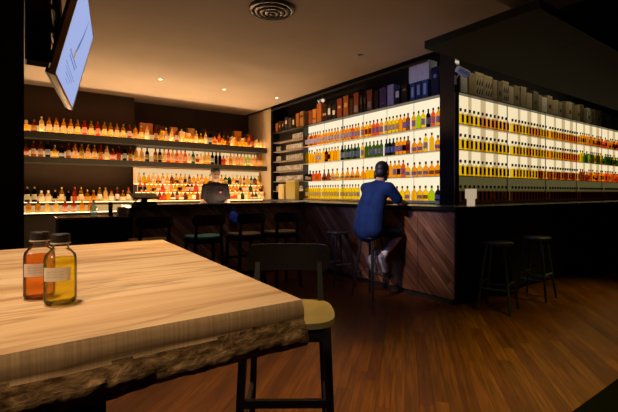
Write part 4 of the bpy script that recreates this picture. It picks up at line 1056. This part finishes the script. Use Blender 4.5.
# ------------------------------------------------------------------ people
M_skin = mat('skin', (0.46, 0.27, 0.18), 0.55, spec=0.3)
M_hair = mat('hair_black', (0.008, 0.007, 0.007), 0.5)
M_navy = mat('tshirt_navy', (0.009, 0.026, 0.10), 0.85, spec=0.1, noise=0.2, nscale=12)
M_short = mat('shorts_dark', (0.012, 0.014, 0.025), 0.85, spec=0.1)
M_shoe = mat('sneaker_grey', (0.22, 0.25, 0.36), 0.7)
M_sole = mat('sneaker_sole', (0.55, 0.55, 0.6), 0.6)
M_sock = mat('sock_white', (0.6, 0.6, 0.66), 0.8)
M_shirt = mat('shirt_black', (0.010, 0.008, 0.008), 0.8, spec=0.15)
M_eye = mat('eye_dark', (0.01, 0.008, 0.008), 0.2)
def head(bm, c, yaw, pitch=0.0):
    """skull, jaw, nose, brows, lips and ears; looks along local +x"""
    R = Matrix.Rotation(yaw, 3, 'Z') @ Matrix.Rotation(pitch, 3, 'Y')
    P = lambda x, y, z: Vector(c)+R@Vector((x, y, z))
    ball(bm, P(-0.012, 0, 0.03), (0.098, 0.077, 0.095), 20, R)
    ball(bm, P(0.022, 0, -0.045), (0.064, 0.058, 0.07), 16, R)
    ball(bm, P(0.062, 0, -0.085), (0.024, 0.028, 0.02), 12, R)
    limb(bm, [P(0.082, 0, 0.02), P(0.103, 0, -0.018)], [0.009, 0.014], 8)
    for s in (-1, 1):
        ball(bm, P(-0.012, s*0.078, 0.0), (0.018, 0.008, 0.030), 10, R)
        ball(bm, P(0.072, s*0.032, 0.03), (0.016, 0.024, 0.009), 10, R)
        ball(bm, P(0.058, s*0.04, -0.012), (0.022, 0.018, 0.018), 10, R)
    ball(bm, P(0.083, 0, -0.050), (0.010, 0.022, 0.006), 10, R)
    ball(bm, P(0.080, 0, -0.061), (0.011, 0.019, 0.006), 10, R)
    return P, R
def hand(bm, wrist, fwd, up, side, curl=0.35, sc=1.0):
    """palm, four unequal bent fingers, thumb off the side of the palm"""
    f = Vector(fwd).normalized(); u = Vector(up); u = (u-f*u.dot(f)).normalized(); s = f.cross(u)*side
    w_ = Vector(wrist)
    ball(bm, w_+f*0.045*sc, (0.048*sc, 0.040*sc, 0.016*sc), 12, Matrix((f, s, u)).transposed())
    for k, (off, ln) in enumerate(((0.030, 0.072), (0.010, 0.080), (-0.010, 0.075), (-0.029, 0.058))):
        p = w_+f*0.078*sc+s*off*sc; pts = [w_+f*0.04*sc+s*off*0.7*sc, p]; a = 0.0
        for q in (0.45, 0.30, 0.25):
            a += curl; p = p+(f*math.cos(a)-u*math.sin(a))*ln*q*sc; pts.append(p)
        limb(bm, pts, [0.010*sc, 0.0095*sc, 0.009*sc, 0.008*sc, 0.007*sc], 8)
    p = w_+f*0.02*sc+s*0.030*sc
    limb(bm, [p, p+(f*0.6+s*0.8)*0.032*sc, p+(f*0.6+s*0.8)*0.032*sc+(f*0.95+s*0.2-u*0.2)*0.030*sc, p+(f*0.6+s*0.8)*0.032*sc+(f*0.95-u*0.3)*0.055*sc], [0.013*sc, 0.0115*sc, 0.010*sc, 0.008*sc], 8)
def eyes(parent, P, R):
    for s in (-1, 1):
        finish('eye', ball(bmesh.new(), P(0.079, s*0.030, 0.012), (0.008, 0.012, 0.006), 10, R), M_eye, parent, True)
V = Vector
# --- seated person, leaning on the bar, facing +x
ps = thing('person', 'person in navy t-shirt and dark shorts seated on a bar stool, arms on the bar', 'person', (3.50, 3.57, 0.732))
O = V((3.50, 3.57, 0.732))
def W(x, y, z): return V((x, y, z))-O
HIPR, HIPL = W(3.47, 3.48, 0.835), W(3.47, 3.66, 0.835)
KNR, KNL = W(3.865, 3.45, 0.745), W(3.865, 3.74, 0.745)
ANR, ANL = W(3.585, 3.455, 0.500), W(3.63, 3.68, 0.46)
SHR, SHL = W(3.60, 3.375, 1.315), W(3.60, 3.765, 1.315)
ELR, ELL = W(3.745, 3.325, 1.14), W(3.76, 3.83, 1.14)
WRR, WRL = W(3.96, 3.44, 1.130), W(3.98, 3.68, 1.130)
HC = W(3.685, 3.555, 1.515)
bm = bmesh.new()
limb(bm, [W(3.465, 3.57, 0.84), W(3.475, 3.57, 0.98), W(3.52, 3.57, 1.14), W(3.585, 3.57, 1.28), W(3.63, 3.56, 1.38), W(3.67, 3.557, 1.46)], [0.125, 0.115, 0.12, 0.105, 0.062, 0.055], 16)
ball(bm, W(3.46, 3.57, 0.83), (0.13, 0.175, 0.10), 16)
for sh, el, wr, sd in ((SHR, ELR, WRR, -1), (SHL, ELL, WRL, 1)):
    limb(bm, [W(3.585, 3.57, 1.31), sh, el, (el+wr)/2, wr], [0.08, 0.056, 0.042, 0.038, 0.026], 12)
    hand(bm, wr, V((0.8, -sd*0.6, 0)), (0, 0, 1), sd, 0.22)
for h, k, a in ((HIPR, KNR, ANR), (HIPL, KNL, ANL)):
    limb(bm, [h, (h+k)/2, k, k.lerp(a, 0.35), a], [0.088, 0.076, 0.055, 0.056, 0.036], 14)
    limb(bm, [a, a+V((-0.02, 0, -0.05)), a+V((0.03, -0.005, -0.14))], [0.036, 0.038, 0.030], 10)
Ph, Rh = head(bm, HC, math.radians(12), 0.12)
body = remeshed('body', bm, M_skin, ps, 0.0065, 4)
eyes(ps, Ph, Rh)
hb = bmesh.new()
ball(hb, Ph(-0.022, 0, 0.045), (0.100, 0.084, 0.092), 20, Rh); ball(hb, Ph(-0.055, 0, -0.01), (0.062, 0.074, 0.075), 16, Rh)
for s in (-1, 1): ball(hb, Ph(-0.03, s*0.066, 0.01), (0.035, 0.016, 0.045), 10, Rh)
remeshed('hair', hb, M_hair, ps, 0.009, 3)
tsb = bmesh.new()
limb(tsb, [W(3.45, 3.57, 0.80), W(3.47, 3.57, 0.98), W(3.52, 3.57, 1.14), W(3.585, 3.57, 1.29), W(3.625, 3.562, 1.365)], [0.145, 0.136, 0.140, 0.120, 0.07], 18)
for y in (3.47, 3.67): limb(tsb, [W(3.455, y, 0.82), W(3.49, y, 1.05), W(3.56, y, 1.24)], [0.118, 0.105, 0.085], 14)
for sh, el in ((SHR, ELR), (SHL, ELL)): limb(tsb, [W(3.585, 3.57, 1.32), sh, sh.lerp(el, 0.75)], [0.085, 0.073, 0.064], 14)
remeshed('tshirt', tsb, M_navy, ps, 0.011, 4)
shb = bmesh.new()
ball(shb, W(3.475, 3.57, 0.80), (0.135, 0.175, 0.075), 18)
for h, k in ((HIPR, KNR), (HIPL, KNL)): limb(shb, [h, (h+k)/2, h.lerp(k, 0.93)], [0.10, 0.088, 0.072], 14)
remeshed('shorts', shb, M_short, ps, 0.010, 3)
for a in (ANR, ANL):
    finish('sock', limb(bmesh.new(), [a+V((0.035, 0, 0.03)), a+V((0.0, 0, -0.012)), a+V((-0.012, 0, -0.035))], [0.043, 0.041, 0.042], 12), M_sock, ps, True)
    sbm = bmesh.new()
    heel = a+V((-0.03, 0, -0.02))
    limb(sbm, [heel, a+V((-0.012, 0, -0.075)), a+V((0.025, 0, -0.14)), a+V((0.05, -0.004, -0.185))], [0.044, 0.046, 0.045, 0.034], 12)
    sho = remeshed('shoe', sbm, M_shoe, ps, 0.008, 2)
    so_ = bmesh.new()
    bar(so_, heel+V((-0.044, 0, 0.02)), a+V((-0.052, 0, -0.075)), 0.016, 0.075, 0.018, 0.08); bar(so_, a+V((-0.052, 0, -0.075)), a+V((0.018, -0.004, -0.20)), 0.018, 0.08, 0.022, 0.06)
    finish('sole', so_, M_sole, sho)
# --- bartender, standing behind the bar
bt = thing('person', 'bartender in black short-sleeved shirt standing behind the bar before the lit tiers', 'person', (2.75, 6.55, 0))
FA = math.atan2(-0.90, -0.43)
Rb = Matrix.Rotation(FA, 3, 'Z')
def Q(x, y, z): return Rb@V((x, y, z))
bm = bmesh.new()
limb(bm, [Q(0, 0, 0.93), Q(-0.005, 0, 1.10), Q(0, 0, 1.24), Q(0, 0, 1.34), Q(0.015, 0, 1.42), Q(0.025, 0, 1.49)], [0.11, 0.095, 0.098, 0.085, 0.054, 0.05], 16)
for y in (-0.08, 0.08):
    limb(bm, [Q(0, y, 0.93), Q(0.01, y*1.15, 0.50), Q(-0.01, y*1.2, 0.09)], [0.095, 0.062, 0.042], 14)
    limb(bm, [Q(-0.03, y*1.2, 0.05), Q(0.14, y*1.35, 0.035)], [0.042, 0.032], 10)
for s in (-1, 1):
    limb(bm, [Q(0, 0, 1.35), Q(0, s*0.165, 1.35), Q(0.03, s*0.21, 1.10), Q(0.24, s*0.10, 1.045)], [0.07, 0.05, 0.041, 0.027], 12)
    hand(bm, Q(0.24, s*0.10, 1.045), Q(0.9, -s*0.35, -0.1), (0, 0, 1), s, 0.4)
Ph, Rh = head(bm, Q(0.045, 0, 1.575), FA+0.15, 0.22)
remeshed('body', bm, M_skin, bt, 0.0075, 4)
eyes(bt, Ph, Rh)
hb = bmesh.new()
ball(hb, Ph(-0.022, 0, 0.052), (0.098, 0.083, 0.082), 20, Rh); ball(hb, Ph(-0.055, 0, 0.0), (0.058, 0.072, 0.065), 16, Rh); ball(hb, Ph(0.045, 0, 0.093), (0.05, 0.06, 0.03), 12, Rh)
remeshed('hair', hb, M_hair, bt, 0.009, 3)
sb_ = bmesh.new()
limb(sb_, [Q(0, 0, 0.90), Q(-0.005, 0, 1.10), Q(0, 0, 1.24), Q(0, 0, 1.34), Q(0.012, 0, 1.40)], [0.135, 0.125, 0.13, 0.112, 0.072], 18)
for y in (-0.1, 0.1): limb(sb_, [Q(0, y*0.7, 0.92), Q(0, y*0.8, 1.28)], [0.105, 0.095], 14)
for s in (-1, 1): limb(sb_, [Q(0, 0, 1.355), Q(0, s*0.16, 1.35), Q(0.022, s*0.195, 1.17)], [0.085, 0.066, 0.056], 14)
shirt = remeshed('shirt', sb_, M_shirt, bt, 0.011, 4)
lo_ = bmesh.new(); ball(lo_, Q(0.112, 0.085, 1.27), (0.022, 0.022, 0.018), 10)
finish('shirt_badge', lo_, mat('badge_red', (0.45, 0.04, 0.03), 0.7), shirt, True)
tb_ = bmesh.new()
limb(tb_, [Q(0, 0, 0.92), Q(0, 0.0, 0.86)], [0.14, 0.14], 14)
for y in (-0.08, 0.08): limb(tb_, [Q(0, y, 0.92), Q(0.01, y*1.15, 0.50), Q(-0.01, y*1.2, 0.10)], [0.108, 0.08, 0.06], 14)
remeshed('trousers', tb_, M_short, bt, 0.012, 3)
for y in (-0.08, 0.08):
    finish('shoe', limb(bmesh.new(), [Q(-0.05, y*1.2, 0.05), Q(0.06, y*1.3, 0.045), Q(0.16, y*1.35, 0.036)], [0.05, 0.045, 0.036], 12), M_blk, bt, True)
